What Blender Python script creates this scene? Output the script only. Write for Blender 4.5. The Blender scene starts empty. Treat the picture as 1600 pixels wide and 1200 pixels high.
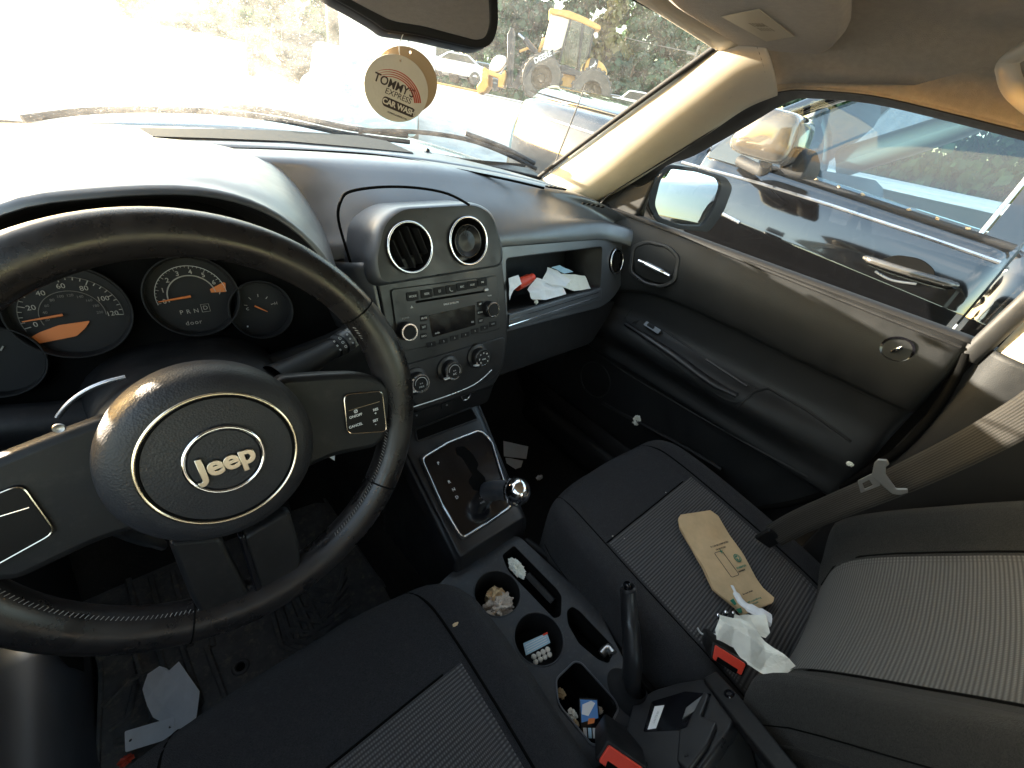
import bpy, bmesh, math, random
from mathutils import Vector as V, Matrix, noise
random.seed(4)
R = math.radians
SC = bpy.context.scene
COL = SC.collection

# ------------------------------------------------------------------ camera
CAM = V((-.419, -.416, 1.083)); YAW, PIT, ROL, FPX = R(47.16), R(33.86), R(11.89), 652.0
_f = V((math.sin(YAW)*math.cos(PIT), math.cos(YAW)*math.cos(PIT), -math.sin(PIT)))
_r0 = V((math.cos(YAW), -math.sin(YAW), 0)); _u0 = _r0.cross(_f)
_r = _r0*math.cos(ROL)+_u0*math.sin(ROL); _u = -_r0*math.sin(ROL)+_u0*math.cos(ROL)
cd = bpy.data.cameras.new("camera"); cam = bpy.data.objects.new("camera", cd); COL.objects.link(cam)
cam.matrix_world = Matrix(((_r.x, _u.x, -_f.x, CAM.x), (_r.y, _u.y, -_f.y, CAM.y), (_r.z, _u.z, -_f.z, CAM.z), (0, 0, 0, 1)))
cd.sensor_width = 36; cd.lens = FPX/1600*36; cd.clip_start = .01; cd.clip_end = 800
SC.camera = cam

# ------------------------------------------------------------------ light
SUN_AZ, SUN_EL = R(-29), R(7)          # azimuth from +Y towards +X
sd = V((math.sin(SUN_AZ)*math.cos(SUN_EL), math.cos(SUN_AZ)*math.cos(SUN_EL), math.sin(SUN_EL)))
w = bpy.data.worlds.new("World"); SC.world = w; w.use_nodes = True
nt = w.node_tree; bg = nt.nodes["Background"]; sky = nt.nodes.new("ShaderNodeTexSky")
sky.sky_type = 'NISHITA'; sky.sun_disc = False; sky.sun_elevation = SUN_EL; sky.sun_rotation = SUN_AZ
sky.air_density = 1.2; sky.dust_density = 1.5
tc = nt.nodes.new("ShaderNodeTexCoord"); cm = nt.nodes.new("ShaderNodeMapping"); cm.inputs['Scale'].default_value = (1, 1, 3.5)
cn = nt.nodes.new("ShaderNodeTexNoise"); cn.inputs['Scale'].default_value = 2.2; cn.inputs['Detail'].default_value = 7; cn.inputs['Roughness'].default_value = .6
cr1 = nt.nodes.new("ShaderNodeMapRange"); cr1.inputs[1].default_value = .50; cr1.inputs[2].default_value = .72; cr1.inputs[4].default_value = .55
cx_ = nt.nodes.new("ShaderNodeMixRGB"); cx_.inputs[2].default_value = (3.4, 3.2, 3.1, 1)
nt.links.new(tc.outputs['Generated'], cm.inputs[0]); nt.links.new(cm.outputs[0], cn.inputs[0]); nt.links.new(cn.outputs[0], cr1.inputs[0]); nt.links.new(cr1.outputs[0], cx_.inputs[0])
nt.links.new(sky.outputs[0], cx_.inputs[1]); nt.links.new(cx_.outputs[0], bg.inputs[0]); bg.inputs[1].default_value = .15
sl = bpy.data.lights.new("sun", 'SUN'); so = bpy.data.objects.new("sun", sl); COL.objects.link(so)
sl.energy = 3.6; sl.angle = R(.6); sl.color = (1, .88, .72)
so.rotation_euler = (-sd).to_track_quat('-Z', 'Y').to_euler()
SC.view_settings.view_transform = 'Standard'; SC.view_settings.look = 'None'
SC.view_settings.exposure = 3.5; SC.view_settings.gamma = 1.0
SC.cycles.max_bounces = 10; SC.cycles.transparent_max_bounces = 12; SC.cycles.diffuse_bounces = 6
SC.cycles.use_denoising = True; SC.cycles.caustics_reflective = False; SC.cycles.caustics_refractive = False
SC.cycles.sample_clamp_indirect = 6

# ------------------------------------------------------------------ materials
def mat(name, col, rough=.5, metal=0, spec=.5, bump=0, bscale=800, bdist=.0006, var=0, vscale=20, coat=0, sheen=0, emit=0):
    m = bpy.data.materials.new(name); m.use_nodes = True; t = m.node_tree; p = t.nodes["Principled BSDF"]
    p.inputs["Base Color"].default_value = (*col, 1); p.inputs["Roughness"].default_value = rough
    p.inputs["Metallic"].default_value = metal; p.inputs["Specular IOR Level"].default_value = spec
    p.inputs["Coat Weight"].default_value = coat; p.inputs["Sheen Weight"].default_value = sheen
    if emit:
        p.inputs["Emission Color"].default_value = (*col, 1); p.inputs["Emission Strength"].default_value = emit
    g = t.nodes.new("ShaderNodeNewGeometry")
    if bump:
        n = t.nodes.new("ShaderNodeTexVoronoi" if bscale < 3000 and bump > .25 else "ShaderNodeTexNoise"); n.inputs["Scale"].default_value = bscale
        b = t.nodes.new("ShaderNodeBump"); b.inputs["Strength"].default_value = bump; b.inputs["Distance"].default_value = bdist
        t.links.new(g.outputs["Position"], n.inputs["Vector"]); t.links.new(n.outputs[0], b.inputs["Height"]); t.links.new(b.outputs[0], p.inputs["Normal"])
    if var:
        n = t.nodes.new("ShaderNodeTexNoise"); n.inputs["Scale"].default_value = vscale; n.inputs["Detail"].default_value = 8; n.inputs["Roughness"].default_value = .65
        r = t.nodes.new("ShaderNodeMapRange"); r.inputs[1].default_value = .35; r.inputs[2].default_value = .7
        r.inputs[3].default_value = 1-var; r.inputs[4].default_value = 1+var
        mx = t.nodes.new("ShaderNodeVectorMath"); mx.operation = 'SCALE'; mx.inputs[0].default_value = col
        t.links.new(g.outputs["Position"], n.inputs["Vector"]); t.links.new(n.outputs[0], r.inputs[0])
        t.links.new(r.outputs[0], mx.inputs["Scale"]); t.links.new(mx.outputs[0], p.inputs["Base Color"])
        r2 = t.nodes.new("ShaderNodeMapRange"); r2.inputs[1].default_value = .3; r2.inputs[2].default_value = .7
        r2.inputs[3].default_value = max(rough-.12, .02); r2.inputs[4].default_value = min(rough+.12, 1)
        t.links.new(n.outputs[0], r2.inputs[0]); t.links.new(r2.outputs[0], p.inputs["Roughness"])
    return m

def dusty(m, amount=.35, col=(.30, .27, .23), scale=60):
    """dust and crumbs with a shape of their own, mixed into the base colour"""
    t = m.node_tree; p = t.nodes["Principled BSDF"]; bc = p.inputs["Base Color"]
    n = t.nodes.new("ShaderNodeTexNoise"); n.inputs["Scale"].default_value = scale; n.inputs["Detail"].default_value = 10; n.inputs["Roughness"].default_value = .75
    g = t.nodes.new("ShaderNodeNewGeometry"); t.links.new(g.outputs["Position"], n.inputs["Vector"])
    r = t.nodes.new("ShaderNodeMapRange"); r.inputs[1].default_value = .52; r.inputs[2].default_value = .78; r.inputs[3].default_value = 0; r.inputs[4].default_value = amount
    t.links.new(n.outputs[0], r.inputs[0])
    mx = t.nodes.new("ShaderNodeMixRGB"); mx.inputs[2].default_value = (*col, 1)
    if bc.links: t.links.new(bc.links[0].from_socket, mx.inputs[1])
    else: mx.inputs[1].default_value = bc.default_value[:]
    t.links.new(r.outputs[0], mx.inputs[0]); t.links.new(mx.outputs[0], bc)
    return m

def weave(name, c1, c2, su, sv, rough=.9, dist=.0012, rib=.5):
    """ribbed dotted cloth, pattern in the patch's own metre UVs"""
    m = mat(name, c1, rough, sheen=.08, spec=.25); t = m.node_tree; p = t.nodes["Principled BSDF"]
    uv = t.nodes.new("ShaderNodeUVMap"); sp = t.nodes.new("ShaderNodeSeparateXYZ"); t.links.new(uv.outputs[0], sp.inputs[0])
    def wv(sock, s):
        a = t.nodes.new("ShaderNodeMath"); a.operation = 'MULTIPLY'; a.inputs[1].default_value = 2*math.pi/s; t.links.new(sock, a.inputs[0])
        b = t.nodes.new("ShaderNodeMath"); b.operation = 'SINE'; t.links.new(a.outputs[0], b.inputs[0])
        c = t.nodes.new("ShaderNodeMath"); c.operation = 'MULTIPLY_ADD'; c.inputs[1].default_value = .5; c.inputs[2].default_value = .5; t.links.new(b.outputs[0], c.inputs[0]); return c.outputs[0]
    a, b = wv(sp.outputs[0], su), wv(sp.outputs[1], sv)
    k = t.nodes.new("ShaderNodeMath"); k.operation = 'MULTIPLY_ADD'; k.inputs[1].default_value = 1-rib; k.inputs[2].default_value = rib; t.links.new(a, k.inputs[0])
    h = t.nodes.new("ShaderNodeMath"); h.operation = 'MULTIPLY'; t.links.new(k.outputs[0], h.inputs[0]); t.links.new(b, h.inputs[1])
    bp = t.nodes.new("ShaderNodeBump"); bp.inputs["Distance"].default_value = dist; bp.inputs["Strength"].default_value = 1
    t.links.new(h.outputs[0], bp.inputs["Height"]); t.links.new(bp.outputs[0], p.inputs["Normal"])
    mx = t.nodes.new("ShaderNodeMixRGB"); mx.inputs[1].default_value = (*c2, 1); mx.inputs[2].default_value = (*c1, 1)
    t.links.new(h.outputs[0], mx.inputs[0]); t.links.new(mx.outputs[0], p.inputs["Base Color"])
    return m

def glass(name, tint=(1, 1, 1), dust=.0, dustcol=(.9, .85, .75), gloss=1.0, dscale=25, side=False):
    m = bpy.data.materials.new(name); m.use_nodes = True; t = m.node_tree; t.nodes.clear()
    out = t.nodes.new("ShaderNodeOutputMaterial"); tr = t.nodes.new("ShaderNodeBsdfTransparent"); tr.inputs[0].default_value = (*tint, 1)
    gl = t.nodes.new("ShaderNodeBsdfGlossy"); gl.inputs["Roughness"].default_value = .01
    fr = t.nodes.new("ShaderNodeFresnel"); fr.inputs[0].default_value = 1.45
    mu = t.nodes.new("ShaderNodeMath"); mu.operation = 'MULTIPLY'; mu.inputs[1].default_value = gloss; t.links.new(fr.outputs[0], mu.inputs[0])
    mx = t.nodes.new("ShaderNodeMixShader"); t.links.new(mu.outputs[0], mx.inputs[0]); t.links.new(tr.outputs[0], mx.inputs[1]); t.links.new(gl.outputs[0], mx.inputs[2])
    last = mx.outputs[0]
    if dust:
        tl = t.nodes.new("ShaderNodeBsdfTranslucent"); tl.inputs[0].default_value = (*dustcol, 1)
        df = t.nodes.new("ShaderNodeBsdfDiffuse"); df.inputs[0].default_value = (*dustcol, 1)
        md = t.nodes.new("ShaderNodeMixShader"); md.inputs[0].default_value = .3; t.links.new(tl.outputs[0], md.inputs[1]); t.links.new(df.outputs[0], md.inputs[2])
        g = t.nodes.new("ShaderNodeNewGeometry")
        def nz(s, det, lo, hi, a, b):
            n = t.nodes.new("ShaderNodeTexNoise"); n.inputs["Scale"].default_value = s; n.inputs["Detail"].default_value = det; n.inputs["Roughness"].default_value = .7
            t.links.new(g.outputs["Position"], n.inputs["Vector"]); r = t.nodes.new("ShaderNodeMapRange")
            for i, x in enumerate((lo, hi, a, b)): r.inputs[i+1].default_value = x
            t.links.new(n.outputs[0], r.inputs[0]); return r.outputs[0]
        a1 = nz(dscale, 6, .35, .75, dust*.4, dust*1.6); a2 = nz(260, 3, .60, .72, 0, min(1, dust*5))
        ad = t.nodes.new("ShaderNodeMath"); ad.operation = 'ADD'; ad.use_clamp = True; t.links.new(a1, ad.inputs[0]); t.links.new(a2, ad.inputs[1])
        if side:               # extra dust weight puts the sun glare into the driver half
            sx_ = t.nodes.new("ShaderNodeSeparateXYZ"); t.links.new(g.outputs["Position"], sx_.inputs[0]); rr_ = t.nodes.new("ShaderNodeMapRange"); rr_.interpolation_type = 'SMOOTHSTEP'
            for i, x in enumerate((-.45, .25, 2.4, .5)): rr_.inputs[i+1].default_value = x
            t.links.new(sx_.outputs[0], rr_.inputs[0]); mu_ = t.nodes.new("ShaderNodeMath"); mu_.operation = 'MULTIPLY'; mu_.use_clamp = True
            t.links.new(ad.outputs[0], mu_.inputs[0]); t.links.new(rr_.outputs[0], mu_.inputs[1])
            rz_ = t.nodes.new("ShaderNodeMapRange"); rz_.interpolation_type = 'SMOOTHSTEP'     # dust weight cut above the dash, thinning the put-in glare over the wipers
            for i, x in enumerate((.925, .985, .22, 1.0)): rz_.inputs[i+1].default_value = x
            t.links.new(sx_.outputs[2], rz_.inputs[0]); mz_ = t.nodes.new("ShaderNodeMath"); mz_.operation = 'MULTIPLY'; t.links.new(mu_.outputs[0], mz_.inputs[0]); t.links.new(rz_.outputs[0], mz_.inputs[1]); ad = mz_
        m2 = t.nodes.new("ShaderNodeMixShader"); t.links.new(ad.outputs[0], m2.inputs[0]); t.links.new(last, m2.inputs[1]); t.links.new(md.outputs[0], m2.inputs[2]); last = m2.outputs[0]
    t.links.new(last, out.inputs[0]); return m

M = {}
M['dash'] = mat('dash_plastic', (.050, .055, .066), .42, spec=.9, bump=.22, bscale=650, bdist=.0003, var=.10, coat=.8)
M['dash'].node_tree.nodes['Principled BSDF'].inputs['Coat Roughness'].default_value = .38
M['plastic'] = dusty(mat('black_plastic', (.009, .009, .010), .50, spec=.28, bump=.2, bscale=900, bdist=.0003, var=.15), .05)
M['stack'] = mat('stack_plastic', (.014, .014, .016), .38, bump=.15, bscale=1200, bdist=.0002, var=.1)
M['gloss'] = mat('piano_black', (.006, .006, .008), .10, spec=.6, var=.1)
M['matte'] = mat('matte_black', (.010, .010, .011), .65, spec=.3, bump=.2, bscale=700, bdist=.0003)
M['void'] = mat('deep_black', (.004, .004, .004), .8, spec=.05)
M['rubber'] = mat('rubber', (.012, .012, .013), .55, var=.2)
M['leather'] = mat('worn_leather', (.014, .0125, .013), .30, spec=.5, bump=.25, bscale=1100, bdist=.0003, var=.25, vscale=30)
M['pad'] = mat('airbag_vinyl', (.017, .017, .020), .50, spec=.35, bump=.38, bscale=620, bdist=.0006, var=.1)
M['chrome'] = mat('chrome', (.85, .85, .87), .10, metal=1, var=.04)
M['satin'] = mat('satin_silver', (.55, .55, .57), .32, metal=1, var=.08)
M['goldchrome'] = mat('warm_chrome', (.75, .66, .52), .22, metal=1)
M['ownpaint'] = mat('own_dark_paint', (.006, .006, .006), .6, spec=.2)
M['tongue'] = mat('pressed_steel', (.30, .30, .30), .38, metal=.8)
M['deck'] = mat('console_plastic', (.020, .022, .027), .45, spec=.5, bump=.3, bscale=700, bdist=.0003, var=.15)
dusty(M['deck'], .15, (.25, .24, .22), 150)
M['knobgrey'] = mat('grey_knob', (.22, .22, .21), .45)
M['letters'] = mat('letter_chrome', (.50, .44, .36), .28, metal=1)
M['gunmetal'] = mat('dull_metal', (.30, .30, .31), .4, metal=1, var=.15)
M['white'] = mat('white_print', (.75, .75, .75), .6)
M['grey'] = mat('grey_print', (.50, .50, .50), .6)
M['panel'] = mat('switch_face', (.010, .009, .009), .42, spec=.12)
M['thread'] = mat('grey_thread', (.30, .29, .28), .8)
M['orange'] = mat('orange_print', (.48, .14, .03), .5, emit=.01)
M['cream'] = mat('gauge_white', (.30, .28, .25), .5)
M['dial'] = mat('dial_print', (.12, .11, .10), .5)
M['door'] = mat('door_plastic', (.012, .0125, .0135), .52, spec=.28, bump=.35, bscale=600, bdist=.0004, var=.12)
M['cloth'] = dusty(mat('seat_cloth', (.027, .027, .031), .95, bump=.9, bscale=1100, bdist=.0012, var=.42, vscale=520, sheen=.07, spec=.25), .10, (.2, .19, .17), 90)
M['backcloth'] = dusty(mat('backrest_cloth', (.027, .027, .026), .95, bump=.9, bscale=1100, bdist=.0012, var=.42, vscale=520, sheen=.07, spec=.25), .06, (.2, .19, .17), 90)
M['insert'] = weave('cushion_insert_cloth', (.14, .137, .137), (.036, .034, .036), .0028, .0046, dist=.0009, rib=.45)
M['insert2'] = weave('backrest_insert_cloth', (.150, .150, .146), (.058, .057, .055), .0030, .0047, dist=.0009, rib=.5)
M['carpet'] = dusty(mat('carpet', (.012, .011, .011), 1, bump=1, bscale=500, bdist=.003, var=.4, vscale=60), .25, (.10, .08, .06), 120)
M['mat'] = dusty(mat('rubber_mat', (.085, .085, .085), .6, bump=.3, bscale=600, bdist=.0005, var=.3, vscale=40), .8, (.30, .25, .19), 55)
M['beige'] = mat('beige_trim', (.54, .48, .38), .55, bump=.3, bscale=700, bdist=.0003, var=.05)
M['liner'] = mat('headliner_cloth', (.33, .28, .215), .95, bump=.6, bscale=900, bdist=.0008, var=.10, vscale=90, sheen=.2)
M['paper'] = mat('white_paper', (.80, .82, .85), .8, bump=.3, bscale=90, bdist=.0012, var=.06)
M['napkin'] = mat('napkin_paper', (.80, .81, .74), .9, bump=.5, bscale=120, bdist=.0015, var=.06)
M['kraft'] = mat('kraft_paper', (.62, .45, .26), .75, bump=.4, bscale=60, bdist=.0012, var=.10, vscale=30)
M['tissue'] = mat('soiled_tissue', (.62, .55, .48), .9, bump=.5, bscale=150, bdist=.001, var=.3, vscale=60)
M['green'] = mat('green_print', (.02, .20, .13), .7)
M['ink'] = mat('black_print', (.02, .02, .02), .7)
M['red'] = mat('red_button', (.75, .06, .03), .35, var=.05)
M['redpaper'] = mat('red_wrapper', (.55, .05, .02), .4)
M['blue'] = mat('pale_blue_card', (.36, .55, .68), .5)
M['skyblue'] = mat('blue_film', (.10, .25, .55), .2)
M['belt'] = weave('belt_webbing', (.036, .032, .027), (.014, .012, .010), .0034, .0008, .7, .0004, rib=.2)
M['tan_card'] = mat('tan_card', (.50, .37, .24), .85)
M['wood'] = mat('pressed_card', (.72, .67, .59), .85, bump=.4, bscale=250, bdist=.0004, var=.06)
M['discprint'] = mat('brown_print', (.05, .035, .03), .7)
M['discred'] = mat('red_print', (.50, .07, .04), .7)
M['steel'] = mat('brushed_steel', (.48, .48, .48), .35, metal=1, var=.1)
M['windshield'] = glass('windshield_glass', (.93, .96, .95), .085, (.95, .93, .88), side=True)
M['sideglass'] = glass('side_glass', (.90, .95, .96), .0022, (.7, .72, .72))
M['mirrorglass'] = mat('mirror_glass', (.88, .88, .88), .01, metal=1)
M['truck'] = mat('truck_black_paint', (.003, .003, .0035), .09, spec=.9, coat=1)
M['truckglass'] = glass('truck_glass', (.30, .44, .52), .012, (.45, .6, .7), gloss=3.2)
M['asphalt'] = mat('gravel_lot', (.50, .48, .45), .9, bump=.8, bscale=40, bdist=.02, var=.25, vscale=2)
M['grass'] = mat('dry_verge', (.16, .15, .07), 1, var=.3, vscale=1)
M['carwhite'] = mat('white_paint', (.75, .75, .75), .2, coat=.6)
M['carblue'] = mat('pale_blue_paint', (.30, .45, .50), .2, coat=.6)
M['cargrey'] = mat('grey_paint', (.25, .27, .30), .2, coat=.6)
M['cardark'] = mat('far_dark_glass', (.04, .05, .06), .1)
M['yellow'] = dusty(mat('machine_yellow', (.60, .33, .09), .45, var=.12, vscale=3), .3, (.35, .28, .2), 4)
M['machblack'] = mat('machine_black', (.03, .03, .035), .45, var=.2, vscale=5)
M['tyre'] = dusty(mat('tyre_rubber', (.10, .09, .08), .9, bump=.4, bscale=30, bdist=.01), .5, (.3, .26, .2), 5)
M['hood'] = mat('silver_hood_paint', (.42, .40, .37), .28, metal=.4, coat=.5, var=.05)
M['bark'] = mat('bark', (.10, .075, .05), .9, bump=.5, bscale=10, bdist=.03, var=.2, vscale=3)
M['galv'] = mat('grey_pole', (.30, .28, .26), .7, var=.1, vscale=3)
def leafmat(n, c):
    m = mat(n, c, .6, var=.35, vscale=.9); t = m.node_tree; p = t.nodes["Principled BSDF"]
    tl = t.nodes.new("ShaderNodeBsdfTranslucent"); tl.inputs[0].default_value = (c[0]*1.3, c[1]*1.4, c[2]*.9, 1)
    mx = t.nodes.new("ShaderNodeMixShader"); mx.inputs[0].default_value = .30
    t.links.new(p.outputs[0], mx.inputs[1]); t.links.new(tl.outputs[0], mx.inputs[2]); t.links.new(mx.outputs[0], t.nodes["Material Output"].inputs[0]); return m
M['leaf'] = leafmat('leaf_green', (.050, .115, .050)); M['leaf2'] = leafmat('leaf_dark', (.032, .085, .045)); M['leaf3'] = leafmat('leaf_gold', (.17, .15, .05))

# ------------------------------------------------------------------ builders
def ray(px, py): return _f + _r*((px-800)/FPX) - _u*((py-600)/FPX)
def at(px, py, ax, v):
    d = ray(px, py); i = 'xyz'.index(ax); return CAM + d*((v-CAM[i])/d[i])
def thing(name, label, cat, loc=(0, 0, 0), group=None):
    o = bpy.data.objects.new(name, None); COL.objects.link(o); o.location = loc; o.empty_display_size = .05
    return tag(o, label, cat, group)
def tag(o, label=None, cat=None, group=None, kind=None):
    if label: o['label'] = label
    if cat: o['category'] = cat
    if group: o['group'] = group
    if kind: o['kind'] = kind
    return o
def link(name, me, m, parent=None, smooth=None):
    me.name = name; o = bpy.data.objects.new(name, me); COL.objects.link(o)
    if m is not None:
        me.materials.clear(); me.materials.append(M[m] if isinstance(m, str) else m)
    if parent is not None:
        o.parent = parent
        if parent.type == 'EMPTY': o.matrix_parent_inverse = Matrix.Translation(parent.location).inverted()
    if smooth is not None:
        me.polygons.foreach_set('use_smooth', [True]*len(me.polygons)); me.set_sharp_from_angle(angle=R(smooth))
    return o
def mesh(name, vs, fs, m, parent=None, smooth=40, bevel=0, seg=2, solid=0):
    me = bpy.data.meshes.new(name); me.from_pydata([tuple(v) for v in vs], [], fs); me.validate(); 
    bm = bmesh.new(); bm.from_mesh(me); bmesh.ops.recalc_face_normals(bm, faces=bm.faces); bm.to_mesh(me); bm.free()
    o = link(name, me, m, parent, smooth)
    if solid:
        s = o.modifiers.new('s', 'SOLIDIFY'); s.thickness = solid; s.offset = 0
    if bevel:
        b = o.modifiers.new('b', 'BEVEL'); b.width = bevel; b.segments = seg; b.limit_method = 'ANGLE'; b.angle_limit = R(35)
    return o

class Fr:
    def __init__(s, o, u, v):
        s.o = V(o); s.u = V(u).normalized(); s.n = s.u.cross(V(v)).normalized(); s.v = s.n.cross(s.u).normalized()
    def pt(s, u, v, h=0): return s.o + s.u*u + s.v*v + s.n*h
    def px(s, x, y, h=0):
        d = ray(x, y); o = s.o+s.n*h; t = (o-CAM).dot(s.n)/d.dot(s.n); P = CAM+d*t-o; return (P.dot(s.u), P.dot(s.v))
    def mx(s, u=0, v=0, h=0, rot=0):
        a = s.u*math.cos(rot)+s.v*math.sin(rot); b = -s.u*math.sin(rot)+s.v*math.cos(rot); p = s.pt(u, v, h)
        return Matrix(((a.x, b.x, s.n.x, p.x), (a.y, b.y, s.n.y, p.y), (a.z, b.z, s.n.z, p.z), (0, 0, 0, 1)))
    def sub(s, u, v, h=0, rot=0):
        m = s.mx(u, v, h, rot); return Fr(m.translation, m.col[0].xyz, m.col[1].xyz)

def cr(p0, p1, p2, p3, t):
    return .5*((2*p1)+(p2-p0)*t+(2*p0-5*p1+4*p2-p3)*t*t+(3*p1-p0-3*p2+p3)*t**3)
def spline(pts, n, closed=False):
    P = [V(p) for p in pts]; N = len(P); out = []
    for i in range(N if closed else N-1):
        g = (lambda k: P[k % N]) if closed else (lambda k: P[min(max(k, 0), N-1)])
        for j in range(n): out.append(cr(g(i-1), g(i), g(i+1), g(i+2), j/n))
    if not closed: out.append(P[-1].copy())
    return out
def surf(name, grid, m, parent=None, nu=4, nv=4, closed=False, solid=0, uvs=None, smooth=60, bevel=0):
    """smooth sheet through a grid of control points (rows of points)"""
    rows = [spline(r, nu, closed) for r in grid]; k = len(rows[0])
    cols = [spline([r[j] for r in rows], nv) for j in range(k)]; n = len(cols[0])
    vs = [cols[j][i] for i in range(n) for j in range(k)]
    kk = k if closed else k-1
    fs = [(i*k+j, i*k+(j+1) % k, (i+1)*k+(j+1) % k, (i+1)*k+j) for i in range(n-1) for j in range(kk)]
    me = bpy.data.meshes.new(name); me.from_pydata([tuple(v) for v in vs], [], fs)
    o = link(name, me, m, parent, smooth)
    if solid:
        s = o.modifiers.new('s', 'SOLIDIFY'); s.thickness = solid; s.offset = 0
    if bevel:
        b = o.modifiers.new('b', 'BEVEL'); b.width = bevel; b.segments = 2; b.limit_method = 'ANGLE'
    return o
def fsurf(name, fn, u0, u1, v0, v1, nu, nv, m, parent=None, off=0, solid=0, su=1, sv=1, smooth=60):
    """sheet over the surface function fn(u, v), lifted by off; UVs in metres"""
    vs = []; e = 1e-3
    for i in range(nv+1):
        for j in range(nu+1):
            u = u0+(u1-u0)*j/nu; v = v0+(v1-v0)*i/nv; p = fn(u, v)
            if off:
                n = (fn(u+e, v)-p).cross(fn(u, v+e)-p)
                if n.length > 0: p = p+n.normalized()*off
            vs.append(tuple(p))
    k = nu+1; fs = [(i*k+j, i*k+j+1, (i+1)*k+j+1, (i+1)*k+j) for i in range(nv) for j in range(nu)]
    me = bpy.data.meshes.new(name); me.from_pydata(vs, [], fs); uv = me.uv_layers.new(name='UVMap')
    for l in me.loops:
        i, j = divmod(l.vertex_index, k); uv.data[l.index].uv = ((u0+(u1-u0)*j/nu)*su, (v0+(v1-v0)*i/nv)*sv)
    o = link(name, me, m, parent, smooth)
    if solid:
        s = o.modifiers.new('s', 'SOLIDIFY'); s.thickness = solid; s.offset = -1
    return o
def tube(name, pts, r, m, parent=None, res=10, closed=False, flat=1, up=None, n=0, caps=True, smooth=50):
    P = spline(pts, n, closed) if n else [V(p) for p in pts]; N = len(P); vs = []; fs = []
    prev = V(up) if up else None
    for i, p in enumerate(P):
        a = P[(i-1) % N] if closed or i else P[i]; b = P[(i+1) % N] if closed or i < N-1 else P[i]
        t = (b-a).normalized()
        if up: s_ = t.cross(V(up)).normalized()
        else:
            q = prev if prev is not None else (V((0, 0, 1)) if abs(t.z) < .9 else V((1, 0, 0)))
            s_ = t.cross(q).normalized()
        w_ = s_.cross(t).normalized(); prev = w_
        rr = r if isinstance(r, (int, float)) else r[min(int(i*len(r)/N), len(r)-1)] if len(r) != N else r[i]
        for k in range(res):
            an = 2*math.pi*k/res; vs.append(p+s_*(rr*math.cos(an))+w_*(rr*flat*math.sin(an)))
    M_ = N if closed else N-1
    for i in range(M_):
        for k in range(res):
            a = i*res+k; b = i*res+(k+1) % res; c = ((i+1) % N)*res+(k+1) % res; d = ((i+1) % N)*res+k; fs.append((a, b, c, d))
    if caps and not closed: fs += [tuple(range(res))[::-1], tuple(range((N-1)*res, N*res))]
    return mesh(name, vs, fs, m, parent, smooth)
def lathe(name, prof, F, u, v, m, parent=None, res=32, sx=1, sy=1, h=0, smooth=35, closed=False):
    vs = []; fs = []; n = len(prof)
    for r, z in prof:
        for k in range(res):
            a = 2*math.pi*k/res; vs.append(F.pt(u+r*sx*math.cos(a), v+r*sy*math.sin(a), z+h))
    for i in range(n if closed else n-1):
        for k in range(res): fs.append((i*res+k, i*res+(k+1) % res, ((i+1) % n)*res+(k+1) % res, ((i+1) % n)*res+k))
    if not closed:
        if prof[-1][0] > 1e-5: fs.append(tuple(range((n-1)*res, n*res)))
    o = mesh(name, vs, fs, m, parent, smooth); return o
def ring(name, F, u, v, r, t, m, parent=None, sx=1, sy=1, h=0, res=48, flat=1):
    prof = [(r+t*math.cos(a), flat*t*math.sin(a)) for a in [2*math.pi*i/8 for i in range(8)]]
    return lathe(name, prof, F, u, v, m, parent, res, sx, sy, h, 60, True)
def rrect(w_, h_, r, u=0, v=0, rot=0, n=5):
    out = []
    for cx, cy, a0 in ((w_/2-r, h_/2-r, 0), (-w_/2+r, h_/2-r, 90), (-w_/2+r, -h_/2+r, 180), (w_/2-r, -h_/2+r, 270)):
        for i in range(n+1):
            a = R(a0+90*i/n); x, y = cx+r*math.cos(a), cy+r*math.sin(a)
            out.append((u+x*math.cos(rot)-y*math.sin(rot), v+x*math.sin(rot)+y*math.cos(rot)))
    return out
def roundp(pts, r, n=4):
    out = []; N = len(pts)
    for i in range(N):
        p = V(pts[i]).to_2d(); a = V(pts[i-1]).to_2d()-p; b = V(pts[(i+1) % N]).to_2d()-p
        d = min(r, a.length*.45, b.length*.45); A = p+a.normalized()*d; B = p+b.normalized()*d
        for k in range(n+1):
            t = k/n; q = A*(1-t)**2+p*2*t*(1-t)+B*t*t; out.append((q.x, q.y))
    return out
def circ(u, v, r, n=32, sx=1, sy=1): return [(u+r*sx*math.cos(2*math.pi*i/n), v+r*sy*math.sin(2*math.pi*i/n)) for i in range(n)]
def bake(cu, F, name, m, parent, mx=None, smooth=35):
    o = bpy.data.objects.new('tmp', cu); COL.objects.link(o); dg = bpy.context.evaluated_depsgraph_get()
    me = bpy.data.meshes.new_from_object(o.evaluated_get(dg)); bpy.data.objects.remove(o); me.transform(mx if mx is not None else F.mx())
    return link(name, me, m, parent, smooth)
def plate(name, F, outs, h0, h1, m, parent=None, bev=0, smooth=35):
    """flat plate with holes: outs[0] is the outline, the others are holes (local u,v), from height h0 to h1"""
    cu = bpy.data.curves.new(name, 'CURVE'); cu.dimensions = '2D'; cu.fill_mode = 'BOTH'
    for o_ in outs:
        s = cu.splines.new('POLY'); s.points.add(len(o_)-1)
        for i, p in enumerate(o_): s.points[i].co = (p[0], p[1], 0, 1)
        s.use_cyclic_u = True
    t = abs(h1-h0)/2; cu.extrude = max(t-bev, 0); cu.bevel_depth = bev; cu.bevel_resolution = 2; cu.offset = -bev
    return bake(cu, F, name, m, parent, F.mx(0, 0, (h0+h1)/2), smooth)
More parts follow.
